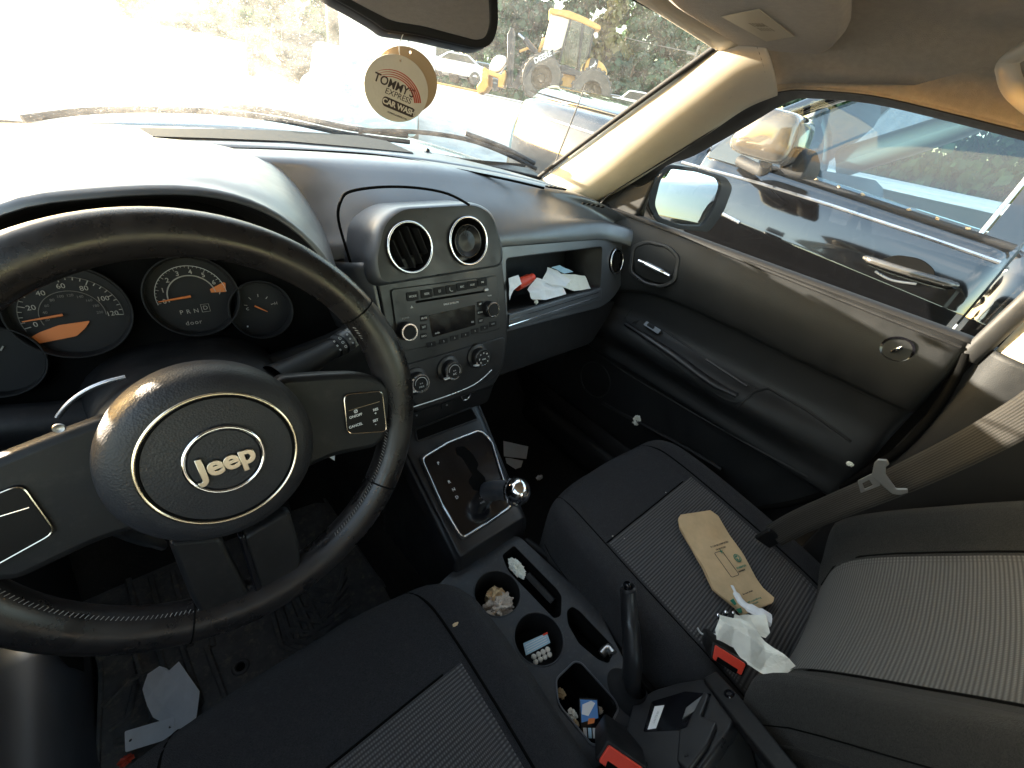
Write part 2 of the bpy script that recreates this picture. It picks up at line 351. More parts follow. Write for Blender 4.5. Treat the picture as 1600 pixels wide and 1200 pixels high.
def text(s, F, u, v, size, m, parent=None, h=0, rot=0, ext=.0002, bold=0, al='CENTER', name='lettering', sx=1, shear=0, bevel=0, sp=1):
    cu = bpy.data.curves.new(name, 'FONT'); cu.body = s; cu.size = size; cu.extrude = ext; cu.align_x = al; cu.align_y = 'CENTER'; cu.offset = bold; cu.shear = shear; cu.bevel_depth = bevel
    cu.space_character = sp; cu.resolution_u = 4
    return bake(cu, F, name, m, parent, F.mx(u, v, h, rot) @ Matrix.Diagonal((sx, 1, 1, 1)), None)
def box(name, F, u0, u1, v0, v1, h0, h1, m, parent=None, bev=.001, seg=2):
    vs = [F.pt(u, v, h) for h in (h0, h1) for v in (v0, v1) for u in (u0, u1)]
    fs = [(0, 2, 3, 1), (4, 5, 7, 6), (0, 1, 5, 4), (2, 6, 7, 3), (0, 4, 6, 2), (1, 3, 7, 5)]
    return mesh(name, vs, fs, m, parent, 40, bev, seg)
def cboxp(name, pts, m, parent=None, bev=0, seg=2):
    """box from 8 given corners, bottom four then top four"""
    fs = [(0, 3, 2, 1), (4, 5, 6, 7), (0, 1, 5, 4), (1, 2, 6, 5), (2, 3, 7, 6), (3, 0, 4, 7)]
    return mesh(name, pts, fs, m, parent, 40, bev, seg)
def sheet(name, F, outline, m, parent=None, amp=.004, fr=40, h=0, cuts=3, th=.0004, seed=0, curl=None):
    """thin creased paper from an outline in the frame"""
    bm = bmesh.new(); f = bm.faces.new([bm.verts.new((p[0], p[1], 0)) for p in outline]); bmesh.ops.triangulate(bm, faces=[f])
    for _ in range(cuts): bmesh.ops.subdivide_edges(bm, edges=bm.edges, cuts=1, use_grid_fill=True); bmesh.ops.triangulate(bm, faces=bm.faces)
    rn = random.Random(seed*13+1); folds = [(rn.uniform(0, 3.14), rn.uniform(.25, .75)*fr, rn.random()) for _ in range(5)] if amp >= .003 else []
    for v_ in bm.verts:
        p = v_.co.copy(); zf = sum(abs(((p.x*math.cos(a)+p.y*math.sin(a))*f_+o_) % 1-.5)/(1+.5*i) for i, (a, f_, o_) in enumerate(folds))
        q = V((p.x*fr+seed*7.3, p.y*fr+seed*3.1, seed))
        z = abs(noise.noise(q))*amp*2+abs(noise.noise(q*2.7))*amp*.7+noise.noise(q*6)*amp*.25
        if folds: z = zf*amp*1.5+abs(noise.noise(q*.8))*amp*.35
        if curl: z += curl(p.x, p.y)
        v_.co = F.pt(p.x, p.y, h+z)
    me = bpy.data.meshes.new(name); bm.to_mesh(me); bm.free(); o = link(name, me, m, parent, None)
    s = o.modifiers.new('s', 'SOLIDIFY'); s.thickness = th; return o
def crumple(name, c, r, m, parent=None, sub=4, amp=.45, seed=0, fr=2.2, flat=True):
    bm = bmesh.new(); bmesh.ops.create_icosphere(bm, subdivisions=sub, radius=1)
    for v_ in bm.verts:
        d = v_.co.normalized(); q = d*fr+V((seed*5.1, seed, seed*2.2))
        k = 1-amp*abs(noise.noise(q))*2.0+amp*.5*abs(noise.noise(q*2.3))-amp*.5*abs(noise.noise(q*5))
        v_.co = V(c)+V((d.x*r[0]*k, d.y*r[1]*k, d.z*r[2]*k))
    me = bpy.data.meshes.new(name); bm.to_mesh(me); bm.free(); return link(name, me, m, parent, None if flat else 50)
def struct(o, label=None):
    o['kind'] = 'structure'
    if label: o['label'] = label
    return o
# ================================================================== STRUCTURE: cabin shell, ground
def well(name, F, out, depth, m, parent, taper=.95, floor=None):
    n = len(out); cu = sum(p[0] for p in out)/n; cv = sum(p[1] for p in out)/n
    vs = [F.pt(p[0], p[1], .0005) for p in out]+[F.pt(cu+(p[0]-cu)*taper, cv+(p[1]-cv)*taper, -depth) for p in out]
    fs = [(i, (i+1) % n, n+(i+1) % n, n+i) for i in range(n)]+[tuple(range(n, 2*n))]
    o = mesh(name, vs, fs, m, parent, 35, solid=.0015); return o

def gz(x, y):
    r_ = math.hypot(x, y); t = min(max((r_-4)/16, 0), 1); k = t*t*(3-2*t); return -.46+1.46*k*(1 if y > -2 else max(0, 1+(y+2)/10))
gxs = [-300, -120, -60, -30]+[-20+2*i for i in range(21)]+[30, 60, 120, 300]
ground = struct(mesh('ground', [(x, y, gz(x, y)) for y in gxs for x in gxs], [(j*29+i, j*29+i+1, (j+1)*29+i+1, (j+1)*29+i) for j in range(28) for i in range(28)], 'asphalt', smooth=60), 'pale sunlit gravel lot outside the car')

# floor pan with carpet
FL = Fr((0, 0, .02), (1, 0, 0), (0, 1, 0))
floor = struct(surf('floor', [[(-.72, y, .06), (-.69, y, z), (-.40, y, z), (-.16, y, z+.01), (-.12, y, .20), (.02, y, .20), (.08, y, z+.01), (.36, y, z), (.64, y, z), (.70, y, .08)]
     for y, z in ((-2.0, .02), (-.5, .02), (.0, .02), (.35, .03), (.52, .12), (.66, .34))], 'carpet', nu=4, nv=4, solid=.006), 'black carpeted floor of the car')
struct(mesh('firewall', [(-.72, .68, .2), (.72, .68, .2), (.72, .80, .90), (-.72, .80, .90)], [(0, 1, 2, 3)], 'void', solid=.01))
# roof lining
def liner(u, v):           # u -1..1 across, v 0 front .. 1 rear
    y = .15-2.2*v - .04*u*u*(1-v)
    zc = 1.275+.035*math.sin(min(v*3.2, 1)*math.pi/2)
    z = zc - .055*abs(u)**3 - (.028*max(0, abs(u)-.86)/.14 if abs(u) > .86 else 0) - .03*max(0, 1-v*14)**2*.6
    return V((u*.635*(1+.01*v) + .0, y, z))
hl = fsurf('headliner', liner, -1, 1, 0, 1, 40, 60, 'liner', solid=.012)
struct(hl, 'beige cloth roof lining of the car')
roof = struct(surf('roof_panel', [[(x, y, 1.33+.05*(1-(x/.62)**2)-(.05 if y > .1 else 0)) for x in (-.62, -.4, 0, .4, .62)] for y in (.16, .0, -.6, -1.4, -2.1)], 'ownpaint', solid=.004))
# right side outer skin (reflected in the truck), left side door, rear
for s in (1, -1):
    o = surf('body_side', [[(s*.72, y, .850), (s*.78, y, .845), (s*.84, y, .70), (s*.84, y, .30), (s*.82, y, .0), (s*.78, y, -.25)] for y in (.9, .3, -.3, -.9, -1.9)], 'ownpaint', solid=.004); struct(o)
struct(mesh('rear_bulkhead', [(-.66, -2.05, .0), (.66, -2.05, .0), (.66, -2.05, .85), (-.66, -2.05, .85)], [(0, 1, 2, 3)], 'liner', solid=.01))
struct(mesh('tailgate_surround', [(-.66, -2.05, 1.18), (.66, -2.05, 1.18), (.62, -2.05, 1.33), (-.62, -2.05, 1.33)], [(0, 1, 2, 3)], 'liner', solid=.01))
struct(mesh('rear_side_trim', [(.68, -.80, .0), (.68, -2.05, .0), (.68, -2.05, .92), (.68, -.80, .88)], [(0, 1, 2, 3)], 'door', solid=.01))
struct(mesh('rear_side_trim', [(-.68, -.50, .0), (-.68, -2.05, .0), (-.68, -2.05, .90), (-.68, -.50, .86)], [(0, 1, 2, 3)], 'door', solid=.01))
struct(mesh('centre_pillar', [(-.68, -.60, .80), (-.68, -.80, .80), (-.62, -.78, 1.24), (-.62, -.66, 1.24)], [(0, 1, 2, 3)], 'beige', solid=.03))
struct(mesh('kick_panel', [(.665, .36, .05), (.68, .80, .05), (.68, .80, .88), (.665, .36, .88)], [(0, 1, 2, 3)], 'matte', solid=.01))
struct(mesh('kick_panel', [(-.69, .26, .05), (-.69, .80, .05), (-.69, .80, .90), (-.69, .26, .90)], [(0, 1, 2, 3)], 'matte', solid=.01))
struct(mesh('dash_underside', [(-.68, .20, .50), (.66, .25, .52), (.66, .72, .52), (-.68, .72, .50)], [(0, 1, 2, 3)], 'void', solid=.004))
# the driver door stands open: only the sill shows
struct(surf('door_sill', [[(-.84, y, .04), (-.80, y, .12), (-.74, y, .135), (-.70, y, .11), (-.68, y, .03)] for y in (.35, 0, -.3, -.6)], 'dash', solid=.004), 'grey plastic sill of the driver doorway')

struct(mesh('door_sill', [(.650, .60, .21), (.650, -.95, .21), (.66, -.95, .03), (.66, .60, .03)], [(0, 1, 2, 3)], 'matte', solid=.006))
# windshield header
struct(surf('windshield_header', [[(x, .165-.055*(x/.54)**2+dy, 1.262-.03*(x/.54)**2+dz) for x in (-.54, -.3, 0, .3, .54)] for dy, dz in ((.02, -.003), (0, -.006), (-.03, .002), (-.06, .02))], 'beige', solid=.004))

# A pillar, passenger side
HI = [at(x, y, 'x', xx) for x, y, xx in ((925, 318, .665), (968, 296, .662), (1040, 250, .658), (1110, 204, .654), (1165, 167, .648), (1215, 146, .642))]
def pil(k, a):             # k 0 bottom..1 top ; a 0 windshield edge .. 1 door edge
    lo = [V((.615, .605, .885)), V((.60, .47, .985)), V((.578, .335, 1.085)), V((.556, .205, 1.175)), V((.535, .105, 1.238)), V((.53, .06, 1.262))]
    hi = HI
    A = spline(lo, 8); B_ = spline(hi, 8); i = min(int(k*(len(A)-1)), len(A)-2); t = k*(len(A)-1)-i
    p = A[i].lerp(A[i+1], t); q = B_[i].lerp(B_[i+1], t); m_ = p.lerp(q, a)
    return m_ + V((-.030, -.020, -.002))*math.sin(a*math.pi)**.8
ap = fsurf('front_pillar_trim', pil, 0, 1, 0, 1, 40, 14, 'beige', solid=.004); struct(ap, 'sunlit beige pillar trim between windshield and passenger window')
tube('airbag_badge', [pil(.72, .72)+V((-.004, 0, -.002)), pil(.745, .70)+V((-.004, 0, -.002)), pil(.765, .73)+V((-.004, 0, -.002))], .0008, 'liner', ap, 6)
tube('pillar_joint', [pil(.93, a)+V((-.0015, -.001, -.001)) for a in [i/12 for i in range(13)]], .0022, 'ink', ap, 6)

# windshield glass and its black border
def wsh(u, v):             # u -1..1, v 0 bottom .. 1 top
    b = V((u*.618, .80-.19*u*u, .905-.016*u*u)); t = V((u*.538, .185-.08*u*u, 1.262-.020*u*u))
    return b.lerp(t, v)+V((0, .03, .03))*math.sin(v*math.pi)*(1-u**4)
WS = tag(fsurf('windshield', wsh, -1, 1, 0, 1, 30, 16, 'windshield'), 'dusty sunlit windshield above the dashboard', 'windshield')
for a in (-1, 1):
    tube('black_border', [wsh(a*.985, i/14) for i in range(15)], .006, 'matte', WS, 8, n=2)
tube('black_border', [wsh(-1+2*i/20, .012) for i in range(21)], .005, 'matte', WS, 8, n=2)
tube('black_border', [wsh(-1+2*i/20, .985) for i in range(21)], .006, 'matte', WS, 8, n=2)

# hood and cowl of this car
struct(surf('hood', [[(x, y, z-.07*(x/.75)**2) for x in (-.75, -.5, -.2, 0, .2, .5, .75)] for y, z in ((.90, .905), (1.05, .925), (1.4, .905), (1.75, .84), (1.95, .72))], 'hood', solid=.01), 'pale sunlit hood beyond the windshield')
struct(surf('cowl', [[(x, y-.19*(x/.65)**2, z) for x in (-.70, -.3, 0, .3, .70)] for y, z in ((.83, .885), (.90, .88), (.98, .89))], 'rubber', solid=.01))
def wiper(name, pts, lab):
    t = thing(name, lab, 'wiper', pts[0], 'windshield wipers')
    tube('blade', pts, .006, 'matte', t, 8, n=4)
    tube('arm', [p+V((0, .012, .014)) for p in pts[len(pts)//2:]], .007, 'rubber', t, 8, n=4)
def onws(px, py, off=.045):
    y = .8
    for _ in range(8): P = at(px, py, 'y', y); y = .5*y+.5*(.80-.19*min(1, (P.x/.625)**2)+off)
    return at(px, py, 'y', y)
def onws_old(px, py, off=.02):
    d = ray(px, py); best = None
    for i in range(600):   # march to the glass
        P = CAM+d*(i*.003); u = P.x/(.6); 
        for k in range(3):
            v = (P.y-(.80-.19*u*u))/((.185-.06*u*u)-(.80-.19*u*u)); v = min(max(v, 0), 1); u = P.x/(.625-.08*v)
        q = wsh(max(-1, min(1, u)), v)
        if P.z+P.y*.55 > q.z+q.y*.55: return P+V((0, .7, .7)).normalized()*off
    return CAM+d*1.2
wiper('wiper', [onws(*p) for p in ((35, 186), (130, 174), (240, 171), (350, 176), (450, 190), (545, 210), (640, 222))], 'long black wiper on the driver side lying above the dash')
wiper('wiper', [onws(*p) for p in ((560, 205), (650, 206), (730, 218), (790, 240), (838, 264))], 'shorter black wiper below the hanging air fresheners')

# ================================================================== DASHBOARD
dash = thing('dashboard', 'black textured dashboard spanning under the windshield', 'dashboard', (0, .3, .9))
def zt(x): return .942-.050*(max(x, 0)/.6)**2-.012*(min(x, 0)/.6)**2
XS = (-.70, -.60, -.48, -.36, -.24, -.16, -.08, 0, .08, .16, .26, .36, .46, .56, .64, .668)
cols = []
for x in XS:
    k = (x/.62)**2; z = zt(x)
    e = max(0, (x-.52)/.15)            # end rounding at the door
    cr_ = z
    p = [(x, .80-.19*k, z-.022), (x, .66-.15*k, z-.004), (x, .50-.10*k, z), (x, .485-.10*k, z-.006), (x, .47-.10*k, z-.002), (x, .40-.06*k, z-.002),
         (x, .355, z-.026), (x, .318, z-.052), (x, .290, .856), (x, .272, .834), (x, .268, .815)]
    if x < -.15: p = [(a, b, c) for a, b, c in p[:6]]+[(x, .38, z-.02), (x, .36, .88), (x, .33, .84), (x, .31, .82), (x, .30, .80)]
    cols.append([V((a, b-.05*e*e*(c < .9), c-.020*e*e)) for a, b, c in p])
dtp = surf('dash_top', cols, 'dash', dash, nu=4, nv=4, solid=.004, smooth=70)
# defroster slot
def dtop(px, py, dz=.003):
    z = .94
    for _ in range(6): P = at(px, py, 'z', z); z = zt(P.x)-(.004 if P.y > .55 else .001)
    return P+V((0, 0, dz))
dq = [dtop(*p) for p in ((217, 206), (330, 207), (450, 209), (560, 216), (604, 224), (645, 243), (560, 235), (450, 226), (330, 222), (240, 220))]
mesh('defroster_grille', [p+V((0, 0, d)) for d in (0, .003) for p in dq], [tuple(range(10)), tuple(range(10, 20))]+[(i, (i+1) % 10, 10+(i+1) % 10, 10+i) for i in range(10)], 'matte', dash, 30)
tube('defroster_rim', dq+[dq[0]], .0016, 'gloss', dash, 6)
tube('pad_seam', [dtop(x, y, .0) for x, y in ((-40, 246), (40, 237), (120, 234), (240, 232), (360, 233), (480, 236), (580, 242), (650, 252), (720, 266), (790, 280), (850, 294))], .0028, 'void', dash, 6, n=3)
sp_ = dtop(668, 241); lathe('light_sensor', [(.011, 0), (.011, .002), (.006, .004), (.0045, .009), (.0001, .011)], Fr(sp_, (1, 0, 0), (0, 1, 0)), 0, 0, 'gloss', dash, 20)
q = dtop(868, 296, .002); qf = Fr(q, (1, -.55, 0), (.55, 1, 0))
plate('side_defroster', qf, [roundp(rrect(.055, .016, .007), .002)], 0, .003, 'void', dash, .001)
for i in range(4): box('louvre', qf, -.02+i*.011, -.016+i*.011, -.006, .006, .002, .005, 'stack', dash, .0005)
q = dtop(925, 325, .004); qf = Fr(q, (1, -.9, 0), (.6, 1, -.3))
for i in range(5): box('speaker_rib', qf, -.022+i*.010, -.017+i*.010, -.009, .009, 0, .003, 'void', dash, .0005)

# face panel with the open shelf and outer vent
G = Fr((.35, .240, .735), (1, 0, 0), (0, .33, 1))
so_ = [G.px(*p) for p in ((791, 404), (941, 385), (938, 449), (793, 490))]
vc = G.px(962, 408)
fo = [(-.215, -.105), (.21, -.100), (.275, -.075), (.318, -.02), (.322, .055), (.30, .092), (-.205, .092)]
plate('face_panel', G, [roundp(fo, .03), roundp(so_, .010), circ(vc[0], vc[1], .031, 32, .95, 1.15)], -.012, .0, 'dash', dash, .002)
plate('face_lower', G, [roundp([(-.215, -.21), (.17, -.20), (.25, -.13), (.28, -.09), (-.215, -.10)], .02)], -.03, -.004, 'plastic', dash, .003)
well('shelf', G, roundp([(u*1.0, v) for u, v in so_], .010), .13, 'plastic', dash, .97)
# shelf lip with two bright strips
lip = [G.px(*p) for p in ((793, 491), (938, 450), (937, 468), (793, 514))]
plate('shelf_lip', G, [roundp(lip, .003)], -.004, .006, 'dash', dash, .002)
a, b = G.px(795, 509, .007), G.px(935, 464, .007)
tube('chrome_strip', [G.pt(*a, .007), G.pt(*b, .007)], .0011, 'chrome', dash, 6)
a, b = G.px(795, 500, .007), G.px(935, 457, .007)
tube('dark_strip', [G.pt(*a, .007), G.pt(*b, .007)], .0008, 'gloss', dash, 6)

def vent(F, u, v, r, parent, sx=1, sy=1, fins=True, turn=.35, h=.0, name='air_vent'):
    g = lathe(name, [(r*.98, .004), (r*.90, -.002), (r*.88, -.022), (.0001, -.024)], F, u, v, 'void', parent, 40, sx, sy, h)
    ring('vent_ring', F, u, v, r, .0024, 'chrome', g, sx, sy, h+.004)
    if fins:
        for i in range(-1, 3):
            x = (i-.5)*r*.42; l = math.sqrt(max(.01, .80-(x/r)**2))*r*.93
            c_, s_ = math.cos(turn), math.sin(turn)
            A = (u+(x*c_-l*s_)*sx, v+(x*s_+l*c_)*sy); B_ = (u+(x*c_+l*s_)*sx, v+(x*s_-l*c_)*sy)
            cboxp('fin', [F.pt(A[0]-.0008, A[1], h-.016), F.pt(A[0]+.0008, A[1], h-.016), F.pt(B_[0]+.0008, B_[1], h-.016), F.pt(B_[0]-.0008, B_[1], h-.016),
                          F.pt(A[0]+.004, A[1], h-.002), F.pt(A[0]+.0056, A[1], h-.002), F.pt(B_[0]+.0056, B_[1], h-.002), F.pt(B_[0]+.004, B_[1], h-.002)], 'matte', g)
    else:
        lathe('vent_core', [(r*.72, -.004), (r*.66, .000), (r*.45, -.006), (r*.2, -.005), (.0001, -.003)], F, u+r*.05, v, 'stack', g, 32, sx, sy, h)
        ring('vent_lip', F, u+r*.05, v, r*.70, .0014, 'gloss', g, sx, sy, h-.002)
    return g
vent(G, vc[0], vc[1], .030, dash, .95, 1.12, h=.001)

# ---------------- centre stack
S = Fr((0, .19, .73), (1, 0, 0), (0, .33, 1))
SX = lambda x, y, h=0: S.px(x, y, h)
bz = [(-.125, .10), (-.118, .05), (-.115, -.05), (-.105, -.12), (-.085, -.185), (.118, -.185), (.150, -.14), (.164, -.07), (.160, .05), (.150, .12)]
plate('stack_bezel', S, [roundp(bz, .02)], -.03, 0, 'stack', dash, .004)
surf('stack_side', [[S.pt(-.125, .10, 0), S.pt(-.120, .03, 0), S.pt(-.116, -.06, 0), S.pt(-.103, -.13, 0), S.pt(-.085, -.185, 0)], [S.pt(-.150, .10, -.03), S.pt(-.145, .03, -.03), S.pt(-.140, -.06, -.03), S.pt(-.12, -.13, -.03), S.pt(-.10, -.185, -.03)], [S.pt(-.165, .10, -.12), S.pt(-.160, .03, -.12), S.pt(-.15, -.06, -.12), S.pt(-.13, -.13, -.12), S.pt(-.11, -.185, -.12)]], 'dash', dash, solid=.003)
# pod with the two round vents: rings lofted backwards
def podring(s_, h, dv=0, n=40):
    base = roundp([(-.128, .062), (.146, .072), (.150, .105), (.128, .172), (.090, .190), (-.072, .183), (-.108, .160), (-.132, .10)], .035, 5)
    cu = .009; cv = .125
    return [S.pt(cu+(p[0]-cu)*s_, cv+(p[1]-cv)*s_+dv, h) for p in base]
def ringmesh(name, rings, m, parent, cap=True, smooth=40):
    n = len(rings[0]); vs = [p for r_ in rings for p in r_]
    fs = [(i*n+j, i*n+(j+1) % n, (i+1)*n+(j+1) % n, (i+1)*n+j) for i in range(len(rings)-1) for j in range(n)]
    if cap: fs.append(tuple(range((len(rings)-1)*n, len(rings)*n)))
    return mesh(name, vs, fs, m, parent, smooth)
vl, vr = SX(640, 387, .018), SX(731, 377, .018); vrad = .0415
pod = ringmesh('vent_pod', [podring(1.12, -.20, .02), podring(1.09, -.10, .008), podring(1.05, -.03, .002), podring(1.03, .0), podring(1.005, .010), podring(.965, .0165), podring(.93, .018)], 'dash', dash, False, 60)
fo = [S.px(0, 0)]  # placeholder replaced below
base = roundp([(-.128, .062), (.146, .072), (.150, .105), (.128, .172), (.090, .190), (-.072, .183), (-.108, .160), (-.132, .10)], .035, 5)
plate('pod_face', S, [[(.009+(p[0]-.009)*.932, .125+(p[1]-.125)*.932) for p in base], circ(*vl, vrad, 40), circ(*vr, vrad*1.02, 40)], .012, .0175, 'stack', dash, .0005)
vent(S, *vl, vrad-.001, dash, h=.018)
vent(S, *vr, vrad, dash, fins=False, h=.018)
# seam around the pod
tube('seam', [at(557, 440, 'y', .262), at(543, 395, 'y', .262), at(529, 345, 'y', .268), at(532, 315, 'z', .925), at(548, 299, 'z', .938), at(600, 292, 'z', .944), at(655, 294, 'z', .944), at(700, 303, 'z', .936), at(733, 320, 'z', .918)], .0022, 'void', dash, 6, n=5)

# ---------------- radio
rq = [SX(609, 459), SX(776, 429), SX(778, 515), SX(632, 543)]
rcx, rcy = .018, -.004
radio = plate('radio', S, [rrect(.236, .112, .006, .020, -.003)], .0005, .004, 'stack', dash, .001)
btn = ['MODE', 'SEEK', '', '', 'REC', 'AUX', 'FM']
for i, (x, y) in enumerate(((645, 463), (667, 459), (687, 455), (705, 452), (722, 448), (738, 445), (754, 441))):
    u, v = SX(x, y, .006)
    b_ = plate('button', S, [rrect(.0235, .015, .002, u, v)], .004, .0058, 'matte', radio, .0006)
    if btn[i]: text(btn[i], S, u, v, .0052, 'grey', b_, h=.0062, bold=.0001)
# handset and voice icons
u, v = SX(705, 452, .0062); tube('phone_icon', [S.pt(u-.003, v+.0035, .0062), S.pt(u-.003, v-.001, .0062), S.pt(u+.0, v-.0035, .0062), S.pt(u+.0035, v-.0035, .0062)], .0008, 'grey', radio, 6, n=3)
u, v = SX(687, 455, .0062)
for k in (-1, 0, 1): tube('voice_icon', [S.pt(u+k*.002, v-.003+abs(k)*.001, .0062), S.pt(u+k*.002, v+.003, .0062)], .0004, 'grey', radio, 5)
(a, b), (c, d) = SX(650, 476, .0045), SX(762, 451, .0045)
plate('disc_slot', S, [rrect(c-a, .0042, .002, (a+c)/2, (b+d)/2)], .0038, .0046, 'void', radio)
u, v = SX(760, 453, .006); plate('button', S, [rrect(.012, .006, .003, u, v)], .004, .0065, 'gunmetal', radio, .001)
u, v = SX(644, 480, .006); text('\u25b2', S, u, v, .006, 'grey', radio, h=.0045, name='eject_icon')
u, v = SX(705, 474, .0045); text('SIRIUS SATELLITE', S, u, v, .0045, 'grey', radio, h=.0045, bold=.0001)
lc = [SX(x, y, .005) for x, y in ((670, 493), (742, 476), (743, 508), (676, 527))]
plate('display', S, [roundp(lc, .002)], .004, .0052, 'gloss', radio, .0003)
for x, y, s_ in ((738, 503, 'CD'), (683, 520, 'audio'), (662, 497, 'MUTE'), (662, 511, 'SET'), (662, 525, 'INFO'), (750, 475, 'MP'), (750, 488, 'SCAN'), (751, 501, 'LIST')):
    u, v = SX(x, y, .0045)
    if x in (662, 750, 751): b_ = plate('button', S, [rrect(.014, .0105, .0015, u, v)], .004, .0052, 'matte', radio, .0005)
    text(s_, S, u, v, .0046, 'grey', radio, h=.0056, bold=.0001)
for i, (x, y) in enumerate(((674, 538), (693, 533), (710, 528), (727, 523), (742, 517), (757, 512), (770, 506))):
    u, v = SX(x, y, .0045); plate('button', S, [rrect(.0195, .010, .0015, u, v)], .004, .0052, 'matte', radio, .0005)
    text(str(i+1) if i < 6 else 'RW', S, u, v, .0050, 'grey', radio, h=.0056)
def knob(F, u, v, r, d, parent, name='knob', face='matte', sx=1):
    k = lathe(name, [(r*1.02, 0), (r*.98, d*.5), (r*.93, d*.9)], F, u, v, 'matte', parent, 32)
    lathe('knob_ring', [(r*.96, d*.80), (r*.97, d*.93), (r*.93, d), (r*.80, d*1.0), (r*.78, d*.94)], F, u, v, 'chrome', k, 32)
    lathe('knob_cap', [(r*.79, d*.93), (r*.70, d*.99), (.0001, d*1.01)], F, u, v, face, k, 32)
    return k
for x, y in ((640, 519), (771, 484)):
    u, v = SX(x, y, .020); knob(S, u, v, .0165, .022, radio)
text('POWER', S, *SX(634, 497, .0045), .004, 'grey', radio, h=.0045); text('TUNE', S, *SX(765, 462, .0045), .004, 'grey', radio, h=.0045)
# ---------------- climate knobs
LC = Fr(S.pt(0, -.128, .0), (1, 0, 0), (0, .45, 1))
clim = plate('climate_panel', S, [roundp([(-.100, -.085), (.152, -.078), (.135, -.150), (.105, -.168), (-.080, -.172)], .012)], .0, .004, 'stack', dash, .0015)
for i, (x, y) in enumerate(((659, 600), (711, 580), (757, 560))):
    u, v = SX(x, y, .028)
    lathe('knob_base', [(.027, 0), (.026, .004), (.0215, .006)], S, u, v, 'stack', clim, 32, h=.003)
    k = knob(S, u, v, .0195, .026, clim, 'climate_knob')
    box('pointer', S, u-.024, u-.013, v-.0125, v-.0100, .020, .0275, 'white', k, .0003)
    if i < 2:
        arc = [S.pt(u+.0125*math.cos(t), v+.0125*math.sin(t), .0268) for t in [R(-30+210*j/14) for j in range(15)]]
        tube('dial_mark', arc, .0006, 'white' if i == 0 else 'grey', k, 5)
        text('A/C' if i else 'MAX', S, u, v-.006, .0050, 'white', k, h=.0268)
        text('\u2744' if False else 'o o', S, u, v+.001, .0045, 'white', k, h=.0268)
    else:
        for j in range(7):
            t = R(-40+260*j/6); text('\u2022' if False else ('v', '<', 'w', 'x', '>', 'y', 'z')[j], S, u+.0115*math.cos(t), v+.0115*math.sin(t), .0058, 'white', k, h=.0268, bold=.0001)
        text('REAR', S, u, v-.002, .004, 'white', k, h=.0268)
# lower lip with outlet and seat heater symbols
tube('bright_lip', [S.pt(*SX(645, 636, .006), .006), S.pt(*SX(700, 618, .006), .006), S.pt(*SX(742, 600, .006), .006), S.pt(*SX(768, 578, .006), .006)], .0012, 'satin', dash, 6, n=4)
L2 = Fr(S.pt(0, -.20, -.012), (1, 0, 0), (0, .1, 1))
plate('switch_strip', L2, [roundp([(-.095, -.028), (.11, -.028), (.125, .022), (-.10, .020)], .008)], -.02, 0, 'plastic', dash, .002)
u, v = L2.px(727, 617); ring('outlet_ring', L2, u, v, .0115, .0016, 'chrome', dash, h=.002); lathe('outlet', [(.011, .002), (.010, -.012), (.0001, -.012)], L2, u, v, 'void', dash, 24)
for x, y in ((697, 632), (650, 648)):
    u, v = L2.px(x, y); b_ = plate('heater_switch', L2, [rrect(.026, .014, .003, u, v)], 0, .002, 'matte', dash, .0007)
    text('\u00bb', L2, u, v, .008, 'grey', b_, h=.0023, rot=.6)

# ---------------- instrument hood and cluster
lipp = [(-.590, .74), (-.578, .82), (-.545, .895), (-.490, .938), (-.425, .952), (-.350, .955), (-.292, .938), (-.246, .898), (-.212, .835), (-.198, .76)]
back = [(-.66, .28, .76), (-.65, .32, .85), (-.60, .40, .925), (-.51, .44, .941), (-.42, .45, .944), (-.34, .45, .945), (-.26, .43, .943), (-.20, .38, .925), (-.168, .30, .85), (-.160, .27, .75)]
midr = [((a[0]*.6+b[0]*.4), .20, (a[1]*.75+b[2]*.25)+.008) for a, b in zip(lipp, back)]
cxh, czh = -.39, .82
def shr(k, y): return [(cxh+(a[0]-cxh)*k, y, czh+(a[1]-czh)*k) for a in lipp]
surf('instrument_hood', [back, midr, [(a[0], .132, a[1]+.002) for a in lipp], shr(1, .120), shr(.965, .116)], 'dash', dash, 4, 5, solid=.003)
surf('hood_lining', [shr(.968, .117), shr(.93, .13), shr(.90, .150), shr(.80, .19)], 'matte', dash, 4, 3, solid=.002)
K = Fr((-.4, .145, .8), (1, 0, 0), (0, .35, 1))
clus = plate('instrument_cluster', K, [roundp([(-.20, -.075), (.20, -.06), (.19, .06), (.13, .125), (.0, .150), (-.12, .145), (-.19, .08)], .04)], -.02, -.010, 'void', dash, .001)
surf('cluster_surround', [[(-.60, .125, .765), (-.50, .115, .748), (-.40, .110, .752), (-.30, .108, .762), (-.22, .105, .785), (-.19, .12, .81)], [(-.60, .105, .745), (-.50, .09, .725), (-.40, .085, .728), (-.30, .085, .738), (-.20, .085, .752), (-.165, .10, .78)], [(-.60, .13, .66), (-.50, .12, .64), (-.40, .12, .64), (-.30, .12, .64), (-.20, .12, .65), (-.16, .13, .66)], [(-.60, .20, .50), (-.50, .2, .49), (-.40, .2, .49), (-.30, .2, .49), (-.20, .2, .5), (-.16, .2, .5)]], 'plastic', dash, 5, 4, solid=.003)
KX = lambda x, y, h=0: K.px(x, y, h)
def arcp(F, u, v, r, a0, a1, n, h): return [F.pt(u+r*math.cos(R(a0+(a1-a0)*i/n)), v+r*math.sin(R(a0+(a1-a0)*i/n)), h) for i in range(n+1)]
def dial(cx, cy, rx, name):
    u, v = KX(cx, cy); g = lathe(name, [(rx*1.08, .0), (rx*1.04, .006), (rx*1.0, .002), (rx, -.008), (.0001, -.008)], K, u, v, 'matte', clus, 48)
    ring('dial_ring', K, u, v, rx*1.06, .0009, 'matte', g, h=.006); return u, v, g
